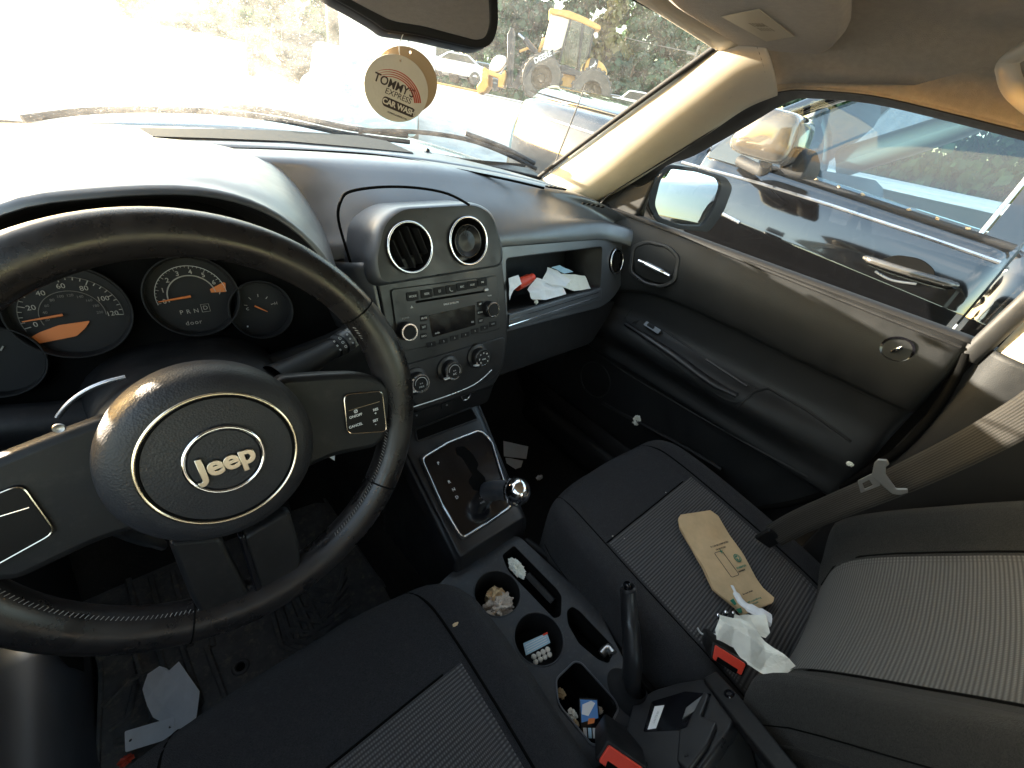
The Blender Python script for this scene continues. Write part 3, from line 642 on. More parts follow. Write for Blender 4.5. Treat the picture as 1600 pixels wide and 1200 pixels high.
def uvpt(x, y, h): u, v = KX(x, y, h); return K.pt(u, v, h)
H = -.0055
u, v, g = dial(112, 487, .044, 'speedometer')
for r, n, c in ((.0385, 40, 'dial'), (.0245, 30, 'dial')): tube('scale_arc', arcp(K, u, v-.004, r, 196, -8, n, H), .00035, c, g, 5)
for i in range(25):
    t = R(192-200*i/24); r0 = .0335 if i % 4 == 0 else .0355
    tube('tick', [K.pt(u+r0*math.cos(t), v-.004+r0*math.sin(t), H), K.pt(u+.0385*math.cos(t), v-.004+.0385*math.sin(t), H)], .00045, 'cream', g, 4, smooth=None)
for i, s_ in enumerate(('0', '20', '40', '60', '80', '100', '120')):
    t = R(190-196*i/6); text(s_, K, u+.0295*math.cos(t), v-.004+.0295*math.sin(t), .0068, 'cream', g, h=H, name='numeral')
for i in range(10):
    t = R(185-186*i/9); text(str(20+20*i), K, u+.020*math.cos(t), v-.004+.020*math.sin(t), .0036, 'dial', g, h=H, name='numeral')
def needle(p, q, w_, g):
    A, B_ = uvpt(*p, -.003), uvpt(*q, -.003); tube('needle', [A, A.lerp(B_, .5), B_], [w_, w_*.8, w_*.35], 'orange', g, 6)
needle((98, 492), (34, 503), .0013, g)
plate('orange_display', K, [roundp([KX(*p, H) for p in ((47, 528), (60, 520), (92, 508), (141, 501), (133, 513), (120, 525), (60, 537))], .002)], H-.0003, H, 'orange', g)
u, v, g = dial(302, 463, .043, 'tachometer')
tube('scale_arc', arcp(K, u, v, .0235, 190, 5, 30, H), .0007, 'cream', g, 5); tube('scale_arc', arcp(K, u, v, .0345, 190, 2, 30, H), .00035, 'grey', g, 5)
for i in range(29):
    t = R(188-184*i/28); r0 = .0310 if i % 4 == 0 else .0328
    tube('tick', [K.pt(u+r0*math.cos(t), v+r0*math.sin(t), H), K.pt(u+.0345*math.cos(t), v+.0345*math.sin(t), H)], .00035, 'cream', g, 4, smooth=None)
for i in range(8):
    t = R(186-184*i/7); text(str(i), K, u+.0275*math.cos(t), v+.0275*math.sin(t), .0072, 'cream', g, h=H, name='numeral', bold=.0001)
needle((298, 463), (247, 472), .0014, g)
plate('redline_mark', K, [[KX(*p, H) for p in ((328, 452), (349, 441), (352, 442), (353, 456), (330, 457))]], H-.0002, H+.0002, 'orange', g)
text('P R N', K, *KX(296, 487, H), .0068, 'cream', g, h=H, name='gear_letters', sp=1.15)
x_ = KX(321, 481, H); text('D', K, x_[0], x_[1], .0068, 'cream', g, h=H, name='gear_letters')
tube('letter_box', [K.pt(x_[0]+a, x_[1]+b, H) for a, b in ((-.004, -.0045), (.004, -.0045), (.004, .0045), (-.004, .0045), (-.004, -.0045))], .0003, 'cream', g, 4, smooth=None)
text('door', K, *KX(303, 504, H), .0070, 'cream', g, h=H, name='display_text', sp=1.2)
u, v, g = dial(408, 484, .034, 'temperature_gauge')
for i in range(5):
    t = R(160-150*i/4); tube('tick', [K.pt(u+.014*math.cos(t), v+.002+.014*math.sin(t), H), K.pt(u+.0175*math.cos(t), v+.002+.0175*math.sin(t), H)], .0005, 'cream', g, 4, smooth=None)
text('H', K, *KX(431, 474, H), .0055, 'cream', g, h=H, name='numeral'); text('C', K, *KX(387, 483, H), .0045, 'grey', g, h=H, name='numeral')
needle((398, 478), (418, 487), .0010, g)
u, v, g = dial(-6, 565, .032, 'fuel_gauge')
tube('tick', [uvpt(1, 548, H), uvpt(5, 541, H)], .0008, 'cream', g, 4)
text('60-105', K, *KX(393, 418, H), .003, 'grey', clus, h=-.009) if False else None
tube('warning_light', [uvpt(386, 510, -.007), uvpt(388, 510, -.007)], .001, 'white', clus, 6)

# ================================================================== STEERING COLUMN AND WHEEL
W = Fr((-.404, -.068, .795), (1, 0, 0), (0, math.sin(.367), math.cos(.367)))
colm = thing('steering_column', 'black steering column shroud behind the wheel with control stalks', 'steering column', W.pt(0, 0, -.2))
ringmesh('shroud', [[W.pt(a*s_, b*s_-.012, h) for a, b in roundp([(-.075, -.06), (.075, -.06), (.08, .035), (.04, .062), (-.04, .062), (-.08, .035)], .03, 5)] for s_, h in ((1.25, -.22), (1.1, -.14), (1.0, -.06), (.9, -.045))], 'plastic', colm)
c0 = at(455, 583, 'y', .01); c1 = at(560, 521, 'y', .055); ax = (c1-c0)
stalk = thing('wiper_stalk', 'black wiper stalk with white symbols and grey knurled end right of the wheel hub', 'stalk', c0)
ln = ax.length; FS = Fr(c0, ax.cross(V((0, .3, 1))), ax.cross(ax.cross(V((0, .3, 1)))))
if FS.n.dot(ax) < 0: FS = Fr(c0, -FS.u, FS.v)
lathe('lever', [(.020, -.02), (.017, 0), (.013, ln*.35), (.0115, ln*.60)], FS, 0, 0, 'plastic', stalk, 24)
lathe('collar', [(.0125, ln*.60), (.0135, ln*.61), (.0135, ln*.68), (.0125, ln*.69)], FS, 0, 0, 'matte', stalk, 24)
lathe('twist_ring', [(.0125, ln*.70), (.0142, ln*.71), (.0142, ln*.80), (.0128, ln*.81)], FS, 0, 0, 'stack', stalk, 24)
kn = lathe('end_knob', [(.0115, ln*.81), (.0122, ln*.82), (.0118, ln*.98), (.009, ln*1.0)], FS, 0, 0, 'knobgrey', stalk, 24)
for k in range(14):
    a = 2*math.pi*k/14; tube('grip_rib', [FS.pt(.0122*math.cos(a), .0122*math.sin(a), ln*.84), FS.pt(.0118*math.cos(a), .0118*math.sin(a), ln*.97)], .0009, 'knobgrey', kn, 5)
for i, (k, s_) in enumerate(((.56, '\u00a4'), (.645, 'OO'), (.755, 'ooo'))):
    d = (CAM-FS.pt(0, 0, ln*k)); d = (d-FS.n*d.dot(FS.n)).normalized(); F2 = Fr(FS.pt(0, 0, ln*k)+d*.0137, FS.n, d.cross(FS.n)); 
    for j in range(3):
        text(s_[0], F2, 0, -.006+.006*j, .0048, 'grey', stalk, h=.0006, name='symbol')
lv = [at(*p) for p in ((128, 828, 'y', .0), (165, 822, 'y', .0), (215, 838, 'y', .02), (250, 850, 'y', .04))]
tube('tilt_lever', lv, [.006, .011, .012, .010], 'gunmetal', colm, 10, n=4, flat=.6)

tube('column_glint', [at(x, y, 'y', .03) for x, y in ((90, 652), (108, 630), (135, 610), (165, 597), (196, 589))], .0022, 'satin', colm, 8, n=4)  # satin tube added as the reflection along the column cover edge
wheel = thing('steering_wheel', 'leather wrapped steering wheel with round airbag hub and chrome lettering', 'steering wheel', W.pt(0, 0, 0))
rimr = .171
def rimp(a, dr=0, h=0): return W.pt((rimr+dr)*math.cos(a), (rimr+dr)*math.sin(a), h)
nseg = 120; rr = []
for i in range(nseg):
    a = math.degrees(2*math.pi*i/nseg); b = 0
    for a0 in (8, 172, 268): b = max(b, math.exp(-((a-a0+180) % 360-180)**2/260))
    rr.append(.0182+.0022*b)
tube('rim', [rimp(2*math.pi*i/nseg) for i in range(nseg)], rr, 'leather', wheel, 20, True, up=tuple(W.n), smooth=80)
for a in (32, 148, 250, 322):
    aa = R(a); ring_ = [rimp(aa)+(W.u*math.cos(aa)+W.v*math.sin(aa))*(.0190*math.cos(t))+W.n*(.0190*math.sin(t)) for t in [2*math.pi*k/20 for k in range(20)]]
    tube('rim_seam', ring_, .0007, 'void', wheel, 6, True)
def stitches(a0, a1, n):
    vs = []; fs = []
    for i in range(n):
        a = R(a0+(a1-a0)*i/n); b = a+R(.9)
        for j, (t, q) in enumerate(((a, 2.50), (a+R(.55), 2.66))):
            rad = -(.0187)*abs(math.cos(q)); hh = .0187*math.sin(q)
            P = W.pt((rimr+rad)*math.cos(t), (rimr+rad)*math.sin(t), hh); tt = (-W.u*math.sin(t)+W.v*math.cos(t))*.00028
            vs += [P-tt, P+tt]
        k = i*4; fs.append((k, k+1, k+3, k+2))
    return vs, fs
vs, fs = [], []
for a0, a1, n in ((-62, -12, 42), (202, 252, 42), (12, 30, 15)):
    v1, f1 = stitches(a0, a1, n); fs += [tuple(k+len(vs) for k in f) for f in f1]; vs += v1
tag(mesh('stitching', vs, fs, 'thread', wheel, None, solid=.0005), kind='stuff')

# spokes
def wpx(pts, h): return [W.px(x, y, h) for x, y in pts]
sp1 = wpx(((430, 590), (500, 585), (560, 583), (592, 590), (612, 610), (606, 680), (590, 700), (520, 715), (455, 745)), .016)
plate('spoke', W, [roundp(sp1, .010)], -.006, .016, 'plastic', wheel, .006)
sp2 = [(-a, b) for a, b in sp1]
plate('spoke', W, [roundp(sp2, .010)], -.006, .016, 'plastic', wheel, .006)
lo_l = wpx(((262, 845), (345, 838), (392, 930), (385, 968), (322, 975), (296, 930)), .010)
lo_r = wpx(((378, 838), (452, 795), (468, 850), (470, 885), (440, 935), (412, 942)), .010)
plate('lower_spoke', W, [roundp(lo_l, .006)], -.004, .012, 'plastic', wheel, .004)
plate('lower_spoke', W, [roundp(lo_r, .006)], -.004, .012, 'plastic', wheel, .004)
sl_ = wpx(((372, 838), (383, 836), (412, 925), (402, 938)), .012); plate('spoke_edge', W, [roundp(sl_, .002)], .0, .013, 'gloss', wheel, .002)

# hub pad, domed, with ring and emblem
hc = W.px(341, 711, .040); hr = .0735
lathe('hub_pad', [(hr*.94, -.012), (hr*.99, .010), (hr, .028), (hr*.98, .040), (hr*.92, .0485), (hr*.83, .0540), (hr*.74, .0555), (hr*.66, .0560), (.0001, .0600)], W, *hc, 'pad', wheel, 72, smooth=50)
rc = W.px(349, 717, .056); 
ring('trim_ring', W, *rc, .0520, .0015, 'goldchrome', wheel, h=.0560, res=72)
ring('trim_groove', W, *rc, .0498, .0010, 'void', wheel, h=.0560, res=72)
em = W.px(352, 718, .060); er = .0258
lathe('emblem_disc', [(er, .0575), (er*.9, .0600), (.0001, .0606)], W, *em, 'pad', wheel, 48)
ring('emblem_ring', W, *em, er, .0016, 'chrome', wheel, h=.0600, res=64)
rot_ = math.atan2(*(lambda a, b: (b[1]-a[1], b[0]-a[0]))(W.px(305, 741, .061), W.px(400, 706, .061)))
text('Jeep', W, em[0]+.0005, em[1]-.001, .0222, 'letters', wheel, h=.0620, rot=rot_, ext=.0012, bold=.0006, bevel=.0004, name='emblem_letters')
# switch panels
def swp(sgn):
    cpx = [W.px(x, y, .018) for x, y in ((537, 617), (597, 611), (604, 674), (543, 678))]
    if sgn < 0: cpx = [(-a, b) for a, b in cpx]
    p_ = plate('switch_panel', W, [roundp(cpx, .006)], .014, .0185, 'panel', wheel, .001)
    tube('panel_trim', [W.pt(a, b, .0185) for a, b in roundp(cpx, .006)], .0007, 'goldchrome', p_, 6, True)
    cu = sum(a for a, b in cpx)/4; cv = sum(b for a, b in cpx)/4
    top = max(b for a, b in cpx); wd = .0165
    tube('panel_divider', [W.pt(cu-wd, cv+.008, .0187), W.pt(cu+wd, cv+.008, .0187)], .0005, 'goldchrome', p_, 5)
    if sgn > 0:
        for x, y, s_, z_ in ((556, 643, '\u00d8', .005), (556, 650, 'ON/OFF', .0037), (556, 665, 'CANCEL', .0037), (587, 640, 'RES', .0037), (587, 646, '+', .004), (587, 657, 'SET', .0037), (587, 663, '-', .004)):
            text(s_, W, *W.px(x, y, .019), z_, 'white', p_, h=.0189, name='switch_label', bold=.00006)
swp(1); swp(-1)
u, v = W.px(92, 669, .016); lathe('trim_screw', [(.0035, .016), (.003, .0175), (.0015, .0170), (.0001, .0168)], W, u, v, 'gunmetal', wheel, 16)
# small warning tag under the right spoke (ignition tag)
tw = [at(*p, 'y', .02) for p in ((505, 708), (524, 700), (523, 720))]

tg_ = thing('warning_tag', 'small pale triangular tag just right of the airbag hub', 'tag', tw[0])
mesh('tag_face', tw+[p+V((0, .001, -.0005)) for p in tw], [(0, 1, 2), (3, 5, 4), (0, 3, 4, 1), (1, 4, 5, 2), (2, 5, 3, 0)], 'paper', tg_, None)
mc = sum(tw, V((0, 0, 0)))/3; tube('tag_mark', [mc+V((-.001, -.0006, .0016)), mc+V((.001, -.0006, -.0016))], .0007, 'ink', tg_, 5)
# ================================================================== helpers that lay things on built surfaces
from mathutils.bvhtree import BVHTree
def bvh(*objs):
    vs = []; fs = []
    for o in objs:
        b = len(vs); vs += [v_.co.copy() for v_ in o.data.vertices]; fs += [tuple(b+i for i in p.vertices) for p in o.data.polygons]
    return BVHTree.FromPolygons(vs, fs)
def on(T, px, py, off=.002):
    d = ray(px, py).normalized(); loc, n, i, ds = T.ray_cast(CAM, d)
    if loc is None: loc, n, i, ds = T.find_nearest(CAM+d*.9)
    if n.dot(d) > 0: n = -n
    return loc+n*off
def seam(name, T, pts, r, m, parent, off=.0, n=4, res=6):
    P = []
    for i in range(len(pts)-1):
        for k in range(n): P.append((pts[i][0]+(pts[i+1][0]-pts[i][0])*k/n, pts[i][1]+(pts[i+1][1]-pts[i][1])*k/n))
    P.append(pts[-1]); return tube(name, [on(T, x, y, off) for x, y in P], r, m, parent, res)

TDH = bvh(dtp); a_ = on(TDH, 850, 348, .001); b_ = on(TDH, 862, 349, .001); c_ = on(TDH, 850, 340, .001)
text('AIRBAG', Fr(a_, b_-a_, c_-a_), 0, 0, .010, 'ink', dash, h=.0004, bold=.0001)
# ================================================================== PASSENGER DOOR
D = Fr((.66, 0, 0), (0, -1, 0), (0, 0, 1))
door = thing('passenger_door', 'black passenger door with chrome inner handle and window looking onto the dark truck', 'car door', (.68, -.1, .15))
ys = (.38, .24, .12, -.03, -.18, -.30, -.40, -.470, -.488)
rows_ = [(.868, .705, 0), (.870, .676, 0), (.858, .660, 0), (.80, .643, 0), (.722, .648, 1), (.708, .666, 1), (.65, .672, .6), (.612, .664, .3), (.585, .630, .2), (.550, .622, .1), (.505, .652, 0), (.466, .645, 0), (.452, .660, 0), (.33, .664, 0), (.17, .665, 0)]
grid = []
for z, x, k in rows_:
    r_ = []
    for y in ys:
        zz = z - k*.10*max(0, (y-.06)/.30)**1.5; xx = x
        if z in (.585, .550): xx = x+.030*max(0, (-y-.20)/.30) + .03*max(0, (y-.2)/.2)
        if y < -.47: xx += .02
        yy = y
        if y < -.38 and z < .46: yy = y+(.46-z)*.35
        r_.append(V((xx, yy, zz)))
    grid.append(r_)
panel = surf('door_panel', grid, 'door', door, 4, 4, smooth=70, solid=.003)
TD = bvh(panel)
seam('sill_seal', TD, [(1008, 346), (1120, 392), (1250, 444), (1380, 496), (1500, 543)], .0035, 'rubber', door, .002)
surf('belt_seal', [[V((x, y, z)) for y in (.40, .2, 0, -.2, -.40, -.49)] for x, z in ((.662, .8665), (.668, .8745), (.690, .8745), (.712, .868))], 'matte', door, 3, 3, solid=.002)
seam('panel_seam', TD, [(975, 500), (985, 485), (1005, 475), (1030, 471), (1060, 476), (1110, 500), (1200, 545), (1300, 592), (1398, 640)], .0016, 'void', door, .0, n=3)
# pull cup with switch panel
cup = [on(TD, x, y, .0) for x, y in ((985, 512), (1000, 500), (1030, 512), (1090, 552), (1140, 585), (1165, 600), (1180, 606), (1170, 620), (1150, 628), (1120, 616), (1060, 572), (1015, 538))]
cuc = sum(cup, V((0, 0, 0)))/len(cup)
mesh('pull_cup', cup+[cuc+(p-cuc)*.86+V((.018, 0, -.018)) for p in cup], [(i, (i+1) % 12, 12+(i+1) % 12, 12+i) for i in range(12)]+[tuple(range(12, 24))], 'void', door, 50)
tube('pull_rim', cup, .0024, 'door', door, 8, True, n=3)
hb_ = [on(TD, x, y, .004) for x, y in ((978, 507), (1010, 527), (1060, 560), (1110, 596), (1152, 618))]
tube('pull_handle', hb_, [.009, .012, .013, .013, .009], 'stack', door, 12, n=4, flat=.7)
sw_ = plate('window_switch', Fr(on(TD, 1020, 515, .010), (-.03, -1, -.05), (.55, 0, .6)), [roundp(rrect(.055, .016, .004), .003)], 0, .003, 'gloss', door, .001)
plate('switch_rocker', Fr(on(TD, 1018, 513, .0135), (-.03, -1, -.05), (.55, 0, .6)), [rrect(.022, .009, .002)], 0, .003, 'matte', door, .001)
tube('grip_slot', [on(TD, 1103, 562, .004), on(TD, 1166, 604, .004)], .0026, 'stack', door, 6)
# inner handle
hp = on(TD, 1022, 413, 0); HF = Fr(hp, (0, -1, -.02), (.12, 0, 1))
ho = [HF.px(*p) for p in ((990, 385), (1012, 377), (1045, 385), (1062, 402), (1055, 440), (1035, 449), (1008, 443), (985, 425))]
plate('handle_bezel', HF, [roundp([(a*1.06, b*1.06) for a, b in ho], .014), roundp([(a*.90, b*.90) for a, b in ho], .012)], -.003, .006, 'stack', door, .0025)
well('handle_recess', HF, roundp([(a*.92, b*.92) for a, b in ho], .012), .006, 'void', door, .9)
hh = [HF.pt(*HF.px(x, y, .015), .015) for x, y in ((999, 407), (1012, 413), (1030, 422), (1047, 431))]
tube('door_handle', hh, [.008, .0105, .0105, .007], 'chrome', door, 14, n=5, flat=.7)
lp = on(TD, 1402, 545, 0); LF = Fr(lp, (0, -1, 0), (.1, 0, 1))
lathe('lock_cup', [(.024, -.001), (.025, .003), (.021, .002), (.018, -.008), (.0001, -.010)], LF, 0, 0, 'gloss', door, 32, 1.05, .95)
tube('lock_knob', [LF.pt(-.004, -.008, .002), LF.pt(.001, .000, .008), LF.pt(.005, .008, .010)], [.0035, .0045, .004], 'chrome', door, 10, n=4)
# lower pocket
seam('pocket_edge', TD, [(945, 628), (975, 645), (1010, 662), (1080, 700), (1130, 730)], .006, 'plastic', door, .012)
seam('lower_crease', TD, [(925, 547), (990, 590), (1080, 643), (1180, 700), (1262, 745)], .0026, 'door', door, .0012)
seam('armrest_edge', TD, [(1152, 634), (1180, 612), (1200, 606), (1260, 640), (1330, 690)], .0034, 'door', door, .0015)
spk = on(TD, 940, 590, .002); ring('speaker_ring', Fr(spk, (0, -1, 0), (0, 0, 1)), -.02, -.02, .062, .002, 'stack', door)
# window frame and glass
inn = [(930, 330), (960, 299), (1080, 225), (1150, 176), (1196, 150), (1225, 142), (1256, 140), (1360, 148), (1480, 175), (1640, 215)]
out = [(1004, 345), (1030, 268), (1085, 242), (1160, 200), (1216, 166), (1240, 155), (1264, 152), (1360, 160), (1480, 187), (1640, 228)]
X1, X2 = .648, .700
surf('window_frame', [[at(x, y, 'x', X1) for x, y in inn], [at(x, y, 'x', X1+.012) for x, y in inn], [at(a[0]*.4+b[0]*.6, a[1]*.4+b[1]*.6, 'x', .682) for a, b in zip(inn, out)], [at(x, y, 'x', X2) for x, y in out]], 'rubber', door, 4, 3, solid=.004)
surf('sail_panel', [[at(x, y, 'x', .672) for x, y in r_] for r_ in (((925, 322), (960, 299), (985, 283)), ((950, 345), (975, 315), (1000, 290)), ((985, 348), (1004, 325), (1026, 275)))], 'plastic', door, 4, 4, solid=.004)
wg = [at(x, y, 'x', .712) for x, y in ((1000, 352), (1025, 275), (1216, 160), (1264, 146), (1640, 215), (1640, 640), (1505, 552))]
mesh('window_glass', wg, [tuple(range(7))], 'sideglass', door, None)
tube('rear_frame', [V((.668, -.492, .84)), V((.660, -.500, .95)), V((.650, -.51, 1.06)), V((.635, -.525, 1.18))], .016, 'rubber', door, 12, n=4, flat=.5)
tube('weather_strip', [at(1508, 552, 'x', .665), at(1495, 585, 'x', .66), at(1462, 640, 'x', .66), at(1410, 700, 'x', .66), at(1330, 750, 'x', .66), at(1255, 782, 'x', .66), at(1180, 795, 'x', .665)], .008, 'void', door, 10, n=5)

P_ = [at(x, y, 'x', X1) for x, y in inn]
struct(surf('roof_side_trim', [P_[3:], [p+V((.0, 0, .012)) for p in P_[3:]], [p+V((-.045, 0, .055)) for p in P_[3:]]], 'liner', None, 4, 4, solid=.004), 'beige cloth edge of the roof above the passenger window')
# ================================================================== B pillar and sill on the passenger side
lowp = surf('pillar_lower_trim', [[V((.675, -.505, z)), V((.650, -.535, z)), V((.640, -.60, z)), V((.648, -.68, z)), V((.67, -.76, z))] for z in (.87, .80, .65, .5, .38, .2, .08)], 'door', None, 4, 4, solid=.003); struct(lowp, 'black lower trim of the centre pillar behind the seatbelt')
upp = surf('pillar_upper_trim', [[V((.672+dx, -.515, z)), V((.655+dx, -.545, z)), V((.640+dx, -.60, z)), V((.645+dx, -.68, z)), V((.67+dx, -.76, z))] for z, dx in ((.868, .003), (.95, 0), (1.05, -.012), (1.15, -.028), (1.22, -.04))], 'beige', None, 4, 4, solid=.003); struct(upp, 'sunlit beige upper trim of the centre pillar')
struct(surf('sill_trim', [[V((.60, y, .05)), V((.63, y, .13)), V((.67, y, .14)), V((.71, y, .12))] for y in (.45, .1, -.2, -.6, -.9)], 'plastic', None, 4, 3, solid=.003))
TB = bvh(lowp, upp, panel)

# ================================================================== SEATS
def lerp(a, b, t): return a+(b-a)*t
def interp(pts, t):
    """Catmull-Rom through (key, value...) rows"""
    ks = [p[0] for p in pts]; i = max(0, min(len(pts)-2, sum(1 for k in ks if k <= t)-1)); u = (t-ks[i])/(ks[i+1]-ks[i]); u = max(0, min(1, u))
    g = lambda k: V(pts[max(0, min(len(pts)-1, k))][1:])
    return cr(g(i-1), g(i), g(i+1), g(i+2), u)
def cushion(cx, s):
    """s=+1: inboard side has negative x (passenger); returns surface function u across -1..1, v 0 rear..1 front"""
    def fn(u, v):
        # section across: x factor and height
        sx, dz = interp([(-1.3, -1.0, -.26, 0), (-1.0, -1.035, -.12, 0), (-.88, -.99, -.035, 0), (-.74, -.86, .012, 0), (-.62, -.70, .004, 0), (-.56, -.60, -.006, 0), (0, 0, -.012, 0), (.56, .60, -.006, 0), (.62, .70, .004, 0), (.74, .86, .012, 0), (.88, .99, -.035, 0), (1.0, 1.035, -.12, 0), (1.3, 1.0, -.26, 0)], u)[0:2]
        y, z, wd = interp([(0, -.62, .335, .255), (.15, -.52, .362, .258), (.45, -.33, .386, .262), (.70, -.18, .400, .258), (.82, -.115, .398, .250), (.90, -.075, .378, .236), (.96, -.060, .335, .226), (1.0, -.062, .28, .222), (1.15, -.085, .12, .222)], v)
        e = max(0, (v-.55)/.45); y -= .055*e*abs(sx)**3*(1.0+.25*(-s*sx))
        k = 1-.35*max(0, (v-.8)/.2)
        return V((cx+sx*wd, y, z+dz*(k if dz < 0 else 1-.5*e)))
    return fn
def backrest(cx, s):
    def fn(u, v):          # u across, v 0 bottom .. 1 top
        sx, df = interp([(-1.35, -.93, -.17, 0), (-1.05, -1.03, -.09, 0), (-.90, -1.0, -.005, 0), (-.76, -.88, .045, 0), (-.62, -.70, .022, 0), (-.54, -.58, .002, 0), (0, 0, -.010, 0), (.54, .58, .002, 0), (.62, .70, .022, 0), (.76, .90, .062, 0), (.90, 1.03, .012, 0), (1.05, 1.03, -.09, 0), (1.35, .93, -.17, 0)], u)[0:2]
        y, z, wd = interp([(-.12, -.575, .30, .235), (0, -.560, .37, .245), (.15, -.565, .46, .255), (.4, -.660, .60, .258), (.65, -.765, .735, .250), (.85, -.85, .85, .225), (.96, -.90, .91, .19), (1.0, -.94, .92, .17), (1.1, -1.0, .87, .17)], v)
        n = V((0, .82, .57))
        k = 1-.6*max(0, (v-.7)/.3)-.9*max(0, (.12-v)/.24)
        return V((cx+sx*wd, y, z))+n*(df*(k if df > 0 else 1))
    return fn
def seam_fn(name, fn, pts, r, m, parent, off=0, n=10, res=6):
    P = []
    for i in range(len(pts)-1):
        for k in range(n):
            a = lerp(pts[i][0], pts[i+1][0], k/n); b = lerp(pts[i][1], pts[i+1][1], k/n); e = 1e-3
            p = fn(a, b); nn = (fn(a+e, b)-p).cross(fn(a, b+e)-p).normalized(); P.append(p+nn*off)
    return tube(name, P, r, m, parent, res)
def make_seat(cx, s, label, yb=0):
    t = thing('car_seat', label, 'car seat', (cx, -.35, .05), 'front seats')
    c = cushion(cx, s)
    cs = fsurf('cushion', c, -1.3, 1.3, 0, 1.15, 56, 60, 'cloth', t, smooth=80)
    fsurf('cushion_insert', c, -.585, .585, .0, .60, 40, 44, 'insert', cs, off=.0016, su=.26, sv=.56)
    for a in (-1, 1):
        seam_fn('cushion_seam', c, [(a*.60, 0), (a*.60, .60), (a*.60, .80), (a*.57, .93)], .0022, 'void', cs, -.0002)
        seam_fn('piping', c, [(a*.955, .02), (a*.955, .72), (a*.95, .86)], .0016, 'cloth', cs, .0006)
        seam_fn('stitching', c, [(a*.915, .02), (a*.915, .72), (a*.91, .86)], .0008, 'void', cs, .0002)
    seam_fn('cushion_seam', c, [(-.59, .603), (.59, .603)], .0020, 'void', cs, 0)
    b = backrest(cx, s)
    bs = fsurf('backrest', b, -1.35, 1.35, -.12, 1.1, 56, 56, 'backcloth', t, smooth=80)
    fsurf('backrest_insert', b, -.50, .56, .0, .90, 40, 50, 'insert2', bs, off=-.0016, su=.25, sv=.68)
    for a in (-1, 1):
        seam_fn('backrest_seam', b, [(a*.575 if a > 0 else -.512, 0), (a*.575 if a > 0 else -.512, .9)], .0024, 'void', bs, 0)
        seam_fn('piping', b, [(a*.90, .0), (a*.93, .12), (a*.93, .8), (a*.8, .97)], .0020, 'backcloth', bs, -.0008)
        seam_fn('stitching', b, [(a*.87, .0), (a*.885, .12), (a*.885, .8), (a*.77, .96)], .0009, 'void', bs, -.0002)
    xs = cx-s*.262
    mesh('side_cover', [V((xs, -.60, .16)), V((xs, -.10, .16)), V((xs, -.12, .27)), V((xs, -.35, .30)), V((xs, -.62, .33))], [(0, 1, 2, 3, 4)], 'plastic', t, 30, solid=.012, bevel=.004)
    for k in (-1, 1): box('seat_rail', FL, cx+k*.17-.015, cx+k*.17+.015, -.62, -.12, .02, .06, 'matte', t, .003)
    mesh('seat_base', [V((cx+a, b_, z)) for z in (.07, .27) for a, b_ in ((-.2, -.6), (.2, -.6), (.2, -.13), (-.2, -.13))], [(0, 1, 2, 3), (4, 5, 6, 7), (0, 1, 5, 4), (1, 2, 6, 5), (2, 3, 7, 6), (3, 0, 4, 7)], 'void', t, None)
    return t, cs, bs, c
pst, pcs, pbs, pfn = make_seat(.318, 1, 'black cloth passenger seat holding a brown paper bag and napkins')
dst, dcs, dbs, dfn = make_seat(-.375, -1, 'black cloth driver seat in the foreground with ribbed grey insert')
TP = bvh(pcs, pbs)
# specks on seats
for (x, y) in ((957, 838), (975, 842), (1040, 770), (1205, 905)):
    crumple('crumb', on(TP, x, y, .001), (.0022, .0016, .001), 'tissue', pst, 2, seed=x % 7)
TS = bvh(dcs)
lf = on(TS, 712, 976, .002); tag(crumple('leaf_fragment', lf, (.006, .003, .0015), 'kraft', None, 3, .6, 5), 'tiny dry leaf scrap lying on the driver seat edge', 'leaf scrap')

# ================================================================== CENTRE CONSOLE
con = thing('centre_console', 'black centre console with cup holders and trays between the seats', 'console', (-.03, -.2, .02))
# rising tower under the stack
tw = surf('console_tower', [[V((xl-.012, y, .04)), V((xl-.010, y, z-.05)), V((xl, y, z-.008)), V((xl+.012, y, z)), V(((xl+xr)/2, y, z+.001)), V((xr-.012, y, z)), V((xr, y, z-.008)), V((xr+.010, y, z-.05)), V((xr+.012, y, .04))]
     for y, z, xl, xr in ((.17, .525, -.115, .085), (.10, .487, -.113, .078), (.0, .430, -.110, .066), (-.075, .388, -.108, .058), (-.088, .378, -.106, .056), (-.094, .34, -.105, .055), (-.095, .30, -.105, .055))], 'stack', con, 3, 4, solid=.003)
SH = Fr((-.02, .015, .4405), (1, 0, 0), (0, .15, .088))
so2 = [SH.px(*p, .004) for p in ((657, 716), (700, 690), (750, 671), (768, 688), (785, 745), (800, 791), (765, 815), (722, 843), (690, 790))]
hole = [(a*.955-.0005, b*.955) for a, b in so2]
plate('shifter_frame', SH, [roundp([(a*1.04, b*1.04) for a, b in so2], .012), roundp(hole, .010)], 0, .006, 'stack', con, .002)
bz2 = plate('shifter_plate', SH, [roundp(hole, .010)], -.002, .0035, 'gloss', con, .0003)
tube('chrome_trim', [SH.pt(a, b, .0058) for a, b in roundp([(a*.985, b*.985) for a, b in so2], .012)], .0022, 'chrome', bz2, 8, True)
sl = [SH.px(*p, .004) for p in ((712, 700), (725, 697), (738, 708), (748, 725), (745, 733), (757, 745), (762, 760), (757, 768), (740, 766), (732, 752), (738, 742), (730, 728), (722, 715), (713, 710))]
plate('gate_slot', SH, [roundp(sl, .003)], .0034, .0040, 'void', bz2)
gs = lambda x, y: SH.px(x, y, .004)
for x, y, s_ in ((685, 724, 'P'), (702, 753, 'R'), (709, 765, 'N'), (714, 777, 'D')): text(s_, SH, *gs(x, y), .0085, 'white', bz2, h=.0042, bold=.0001, name='gear_letter', rot=.05)
